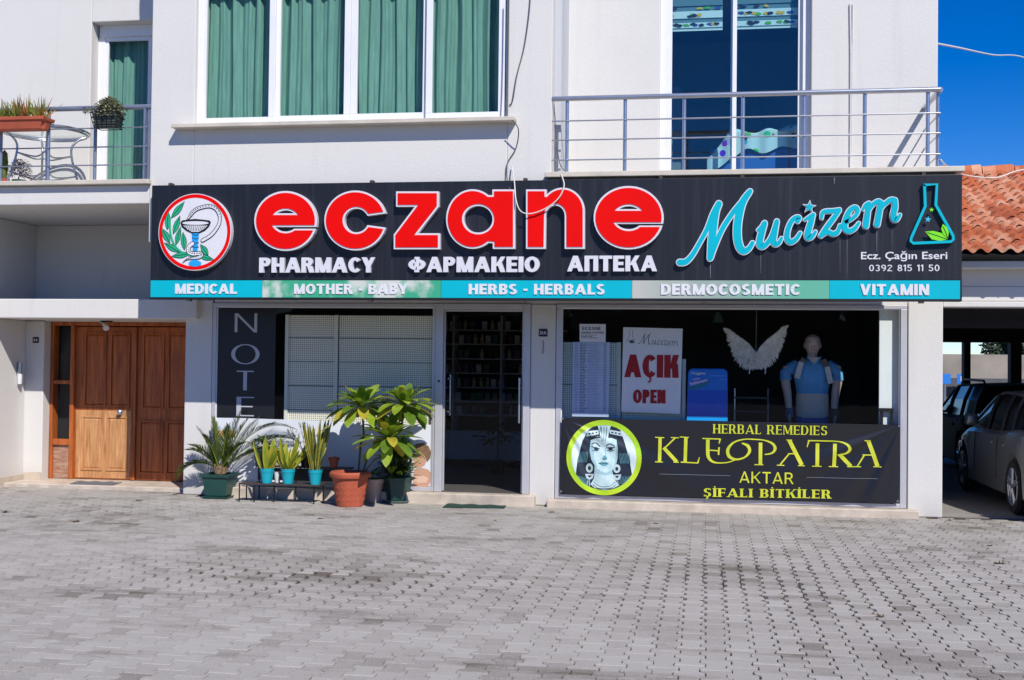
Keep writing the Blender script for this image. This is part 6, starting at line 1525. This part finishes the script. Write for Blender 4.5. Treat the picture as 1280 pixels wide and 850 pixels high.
# ------------------------------------------------------------------ what shows through the carport
cw = tag(MB().box(2,30,38,38.3,0,at(1230,443,1,38).z).build('concrete_wall', mat('bare_concrete', '#a39a8e', .9, var=.35, vscale=.8, bump=.3, bscale=12)), 'long bare concrete wall in the sun beyond the carport', 'wall')
cw2 = tag(MB().box(2,30,33,33.2,0,at(1230,473,1,33).z).build('low_wall', mat('grey_block_wall', '#5d5f63', .9, var=.3, vscale=2)), 'low dark grey wall in front of the concrete wall beyond the carport', 'wall')
for px, l in ((1181,'leftmost of two small blue parking signs beyond the carport'), (1203.5,'blue sign between the carport posts, right of the other blue sign')):
    p = at(px, 473.5, 1, 32.7); T = thing('blue_sign', l, 'sign', (p.x, 32.7, 0))
    MB().box(p.x-.15,p.x+.15,32.68,32.7,p.z-.13,p.z+.13).build('panel', mat('sign_blue', '#2f7fd6', .4), T); MB().tube([(p.x,32.72,0),(p.x,32.72,p.z+.1)], .025, 8).build('post', M['steel'], T)
    if px > 1190: lettering(MB(), 'П', p.x-.06, p.x+.06, p.z-.06, p.z+.07, 32.675, 0).build('symbol', M['white'], T)
def tree(label, x, y, h, r, seed):
    T = thing('tree', label, 'tree', (x, y, 0)); rnd = random.Random(seed)
    MB().tube([(x,y,0),(x+.1,y,h*.35),(x,y+.1,h*.75)], [.22,.15,.05], 8).build('trunk', stemb, T)
    mb = MB()
    for k in range(2600):
        a = rnd.uniform(0,6.28); e = rnd.uniform(-1,1); q = rnd.random()**.4; rr = r*(.75+.35*math.sin(a*3+e*4+seed))*q
        p = Vector((x+rr*math.cos(a)*math.sqrt(1-e*e), y+rr*math.sin(a)*math.sqrt(1-e*e), h*.68+e*h*.33*q)); s_ = rnd.uniform(.08,.2)
        d = Vector((rnd.uniform(-1,1),rnd.uniform(-1,1),rnd.uniform(-1,1))).normalized()*s_; f = Vector((rnd.uniform(-1,1),rnd.uniform(-1,1),rnd.uniform(-1,1))).normalized()*s_*.5
        mb.add([p-d, p+f, p+d, p-f], [(0,1,2,3)])
    mb.build('crown', mat('far_tree_leaf', (.045,.075,.04), .7, var=.5, vscale=3, trans=.1), T)
p = at(1256, 440, 1, 46); tree('dark leafy tree top showing above the concrete wall beyond the carport', p.x+.1, 46, at(1256,429,1,46).z+.5, .95, 3)
# ------------------------------------------------------------------ cars
tyre = mat('tyre', '#141414', .85); rimm = mat('alloy_rim', '#c9ccd2', .25, metal=.9); carglass = mat('car_glass', '#0c0f12', .12, spec=.18)
def wheel(T, x, y, r, side, spokes=5):
    w = MB(); pr_ = [(r*.62,-.09),(r*.92,-.1),(r,-.07),(r,.07),(r*.92,.1),(r*.62,.09)]
    n = 40; rings = [[(x+d, y+q*math.cos(2*math.pi*k/n), r+q*math.sin(2*math.pi*k/n)) for k in range(n)] for q, d in pr_]
    o = w.loft(rings, cap=False).build('wheel', tyre, T, smooth=40)
    f = side*.095; m = MB()
    n = 40
    m.loft([[(x+d, y+q*math.cos(2*math.pi*k/n), r+q*math.sin(2*math.pi*k/n)) for k in range(n)] for q, d in ((r*.64,f*.6),(r*.70,f*1.02),(r*.66,f*1.05),(r*.60,f*.75))], cap=False)
    for k in range(spokes):
        for dk in (-.13, .13):
            a = 2*math.pi*k/spokes+.3; c0 = Vector((x+f*.95, y+r*.10*math.cos(a), r+r*.10*math.sin(a))); c1 = Vector((x+f*1.0, y+r*.66*math.cos(a+dk), r+r*.66*math.sin(a+dk)))
            m.tube([c0, c1], [r*.075, r*.05], 6)
    m.tube([(x+f*.6,y,r),(x+f*1.03,y,r)], r*.13, 14)
    m.build('rim', rimm, o, smooth=40)
    dsk = MB().tube([(x+f*.2,y,r),(x+f*.35,y,r)], r*.6, 24).build('brake_disc', M['darkmetal'], o)
def car(label, name, x, y0, L, W, H, belt, hoodz, stations, roof, wy, wr, paint, dirn=1, spokes=5):
    T = thing(name, label, 'car', (x, y0+L/2, 0)); w2 = W/2
    def gz(y): # top of lower body
        return np.interp(y, [s[0] for s in stations], [s[1] for s in stations])
    def gw(y): return np.interp(y, [0, .25, .8, L-.9, L-.3, L], [.80, .93, 1, 1, .90, .72])*w2
    n = 90; rings = []
    for k in range(n+1):
        y = L*k/n; zt = gz(y); w = gw(y); zb = .20+.10*max(0, 1-min(y, L-y)/.5)
        za = zb
        for c in wy:
            d = abs(y-c); R2 = wr+.055
            if d < R2: za = max(za, wr+math.sqrt(R2*R2-d*d)*.98)
        za = min(za, zt-.12); Y = y0+y
        half = [(w*.98, za), (w, za+.02), (w*1.005, (za+zt)/2), (w*.985, zt-.06), (w*.93, zt-.005), (w*.6, zt+.02)]
        rings.append([(x-a, Y, z) for a, z in half]+[(x, Y, zt+.03)]+[(x+a, Y, z) for a, z in half[::-1]]+[(x, Y, .20)])
    body = MB().loft(rings).build('body', paint, T, smooth=35)
    # dark wheel housings and underside
    MB().box(x-w2*.86,x+w2*.86,y0+.15,y0+L-.15,.17,.58).build('underbody', M['black'], T)
    rs = []
    for k in range(41):
        y = roof[0][0]+(roof[-1][0]-roof[0][0])*k/40; zt = np.interp(y, [s[0] for s in roof], [s[1] for s in roof]); zb = gz(y)-.01; t = min(1, (zt-zb)/(H-belt)); wb = gw(y)*.93; wt = wb*(1-.2*t); Y = y0+y
        zt = max(zt, zb+.01)
        rs.append([(x-wb,Y,zb),(x-(wb+wt)/2-.02*t,Y,(zb+zt)/2),(x-wt,Y,zt-.03*t),(x-wt*.8,Y,zt),(x,Y,zt+.02*t),(x+wt*.8,Y,zt),(x+wt,Y,zt-.03*t),(x+(wb+wt)/2+.02*t,Y,(zb+zt)/2),(x+wb,Y,zb)])
    gh = MB(); r0, r1 = roof[1][0], roof[-2][0]
    for k in range(40):
        y = roof[0][0]+(roof[-1][0]-roof[0][0])*(k+.5)/40
        for j in range(8):
            top = j in (2,3,4,5); gh.cur = 1 if (top and r0 < y < r1) else 0
            if top and not (r0 < y < r1) and j in (2,5): gh.cur = 1
            gh.add([rs[k][j],rs[k][j+1],rs[k+1][j+1],rs[k+1][j]], [(0,1,2,3)])
    gh.build('greenhouse', [carglass, paint], T, smooth=40)
    def rp_(y, j): 
        k = int((y-roof[0][0])/(roof[-1][0]-roof[0][0])*40); return rs[max(0, min(40, k))][j]
    for y in [(roof[1][0]+roof[-2][0])/2-.1, roof[1][0]+.05, roof[-2][0]-.05]:
        for js in ((0,1,2),(8,7,6)):
            MB().tube([Vector(rp_(y,j))+Vector((-.006 if js[0] == 0 else .006,0,0)) for j in js], .028, 6).build('door_pillar', M['black'], T)
    for js in (2, 6): MB().tube([Vector(rp_(roof[0][0]+(roof[-1][0]-roof[0][0])*k/12, js))+Vector((0,0,.004)) for k in range(13)], .02, 6).build('roof_side', paint, T, smooth=40)
    for c in wy:
        for s_ in (-1, 1): wheel(T, x+s_*(w2-.10), y0+c, wr, s_, spokes)
    for s_ in (-1, 1):
        ym = y0+(roof[-1][0]-.42 if dirn > 0 else 0); xx = x+s_*w2*.93
        MB().loft([ring(xx+s_*.10, ym, .09, .05, belt+.02+.03*k, 12) if 0 < k < 5 else ring(xx+s_*.10, ym, .07, .03, belt+.02+.03*k, 12) for k in range(6)]).tube([(xx-s_*.02,ym,belt+.0),(xx+s_*.06,ym,belt+.06)], .02, 8).build('mirror', paint, T, smooth=50)
        for y in ((roof[1][0]+.28), (roof[1][0]+roof[-2][0])/2+.18): MB().box(x+s_*w2*.995-.012,x+s_*w2*.995+.018,y0+y-.0,y0+y+.18,belt-.17,belt-.135).build('door_handle', paint, T, bevel=.006)
        for y in ((roof[1][0]+roof[-2][0])/2-.1, roof[-1][0]-.45): MB().tube([(x+s_*(w2*1.006),y0+y,.36),(x+s_*(w2*1.007),y0+y+.01,(.3+belt)/2),(x+s_*(w2*.992),y0+y,belt-.06)], .004, 4).build('door_seam', M['black'], T)
        MB().box(x+s_*w2*.62-.12,x+s_*w2*.62+.12,y0+L-.30,y0+L-.10,hoodz-.16,hoodz-.03).build('headlight', mat('lamp_lens', '#cfd6da', .1), T, bevel=.02)
    return T, rs, gw
pg_ = mat('dark_grey_paint', (.30,.305,.315), .3, metal=.6, coat=.3); pb_ = mat('black_paint', (.006,.006,.007), .65, metal=.0, coat=.0, spec=.1)
sed, _, _ = car('dark grey saloon car parked nose in under the carport, nearest the street', 'saloon_car', 4.45, 13.65, 4.6, 1.80, 1.43, .93, .80,
    [(0,.85),(.1,.98),(.9,1.0),(1.6,.95),(3.1,.92),(3.45,.90),(4.3,.76),(4.6,.58)], [(.45,.99),(1.15,1.40),(2.1,1.43),(2.55,1.40),(3.4,.93)], (1.0, 3.72), .325, pg_)
suv, rs, gw_ = car('black estate car with roof rails parked deeper in the carport', 'estate_car', 4.87, 18.9, 4.2, 1.74, 1.46, .95, .88,
    [(0,.93),(.1,.97),(.9,.97),(1.6,.95),(2.8,.94),(3.1,.92),(3.9,.82),(4.2,.62)], [(.02,.97),(.28,1.44),(1.2,1.47),(2.1,1.44),(2.95,.95)], (.85, 3.35), .33, pb_)
for s_ in (-1, 1):
    MB().tube([(4.87+s_*.60,19.25,1.455),(4.87+s_*.60,19.35,1.515),(4.87+s_*.60,20.75,1.525),(4.87+s_*.60,20.95,1.455)], .018, 8).build('roof_rail', M['darkmetal'], suv, smooth=40)
    MB().box(4.87+s_*.70-.07,4.87+s_*.70+.07,18.88,19.01,.70,1.02).build('tail_lamp', mat('red_lens', (.16,.01,.01), .15, coat=.5), suv, bevel=.02)
MB().box(4.62,5.12,18.885,18.9,.80,.92).build('number_plate', M['white'], suv, bevel=.004)
MB().box(4.27,5.47,18.85,18.97,.38,.62).build('bumper', pb_, suv, bevel=.04)

for s_ in (-1, 1): MB().loft([[(4.45+s_*.70-.13, 13.63, z), (4.45+s_*.70+.13, 13.63, z), (4.45+s_*.70+.12, 13.75, z), (4.45+s_*.70-.12, 13.75, z)] for z in (.66, .70, .82, .86)]).build('tail_lamp', mat('red_lamp_lens', (.22,.012,.012), .15, coat=.5), sed, bevel=.02)
MB().box(3.72,5.18,13.58,13.75,.30,.56).build('bumper', pg_, sed, bevel=.05)
MB().box(4.19,4.71,13.625,13.645,.66,.78).build('number_plate', M['white'], sed, bevel=.004)
MB().tube([(3.85,13.632,.88),(5.05,13.632,.88)], .012, 6).build('boot_trim', M['steel'], sed)
# ------------------------------------------------------------------ unseen tree belt added behind the camera to darken the glass reflections
rnd = random.Random(21); mb = MB()
for k in range(9000):
    x = rnd.uniform(-55, 55); top = 5.2+1.3*math.sin(x*.35)+.9*math.sin(x*.9+1)+.5*math.sin(x*2.3); z = top*rnd.random()**.6; y = -34+rnd.uniform(-1.5, 1.5); s_ = rnd.uniform(.25, .6)
    d = Vector((rnd.uniform(-1,1),rnd.uniform(-.4,.4),rnd.uniform(-1,1))).normalized()*s_; f = Vector((rnd.uniform(-1,1),rnd.uniform(-.4,.4),rnd.uniform(-1,1))).normalized()*s_*.7
    p = Vector((x, y, max(0, z))); mb.add([p-d, p+f, p+d, p-f], [(0,1,2,3)])
core = [[(-58+k*2, -37, 0), (-58+k*2, -36.5, 4.6+.8*math.sin(k*.7)+.5*math.sin(k*1.9)), (-58+k*2, -38, 4.9+.8*math.sin(k*.7))] for k in range(59)]
mb.grid(core)
struct(tag(mb.build('added_tree_belt', mat('belt_leaf', (.04,.06,.028), .8, var=.5, vscale=.6)), 'added dark tree belt behind the camera, put in to darken the reflections in the glass', 'trees'), 'stuff')
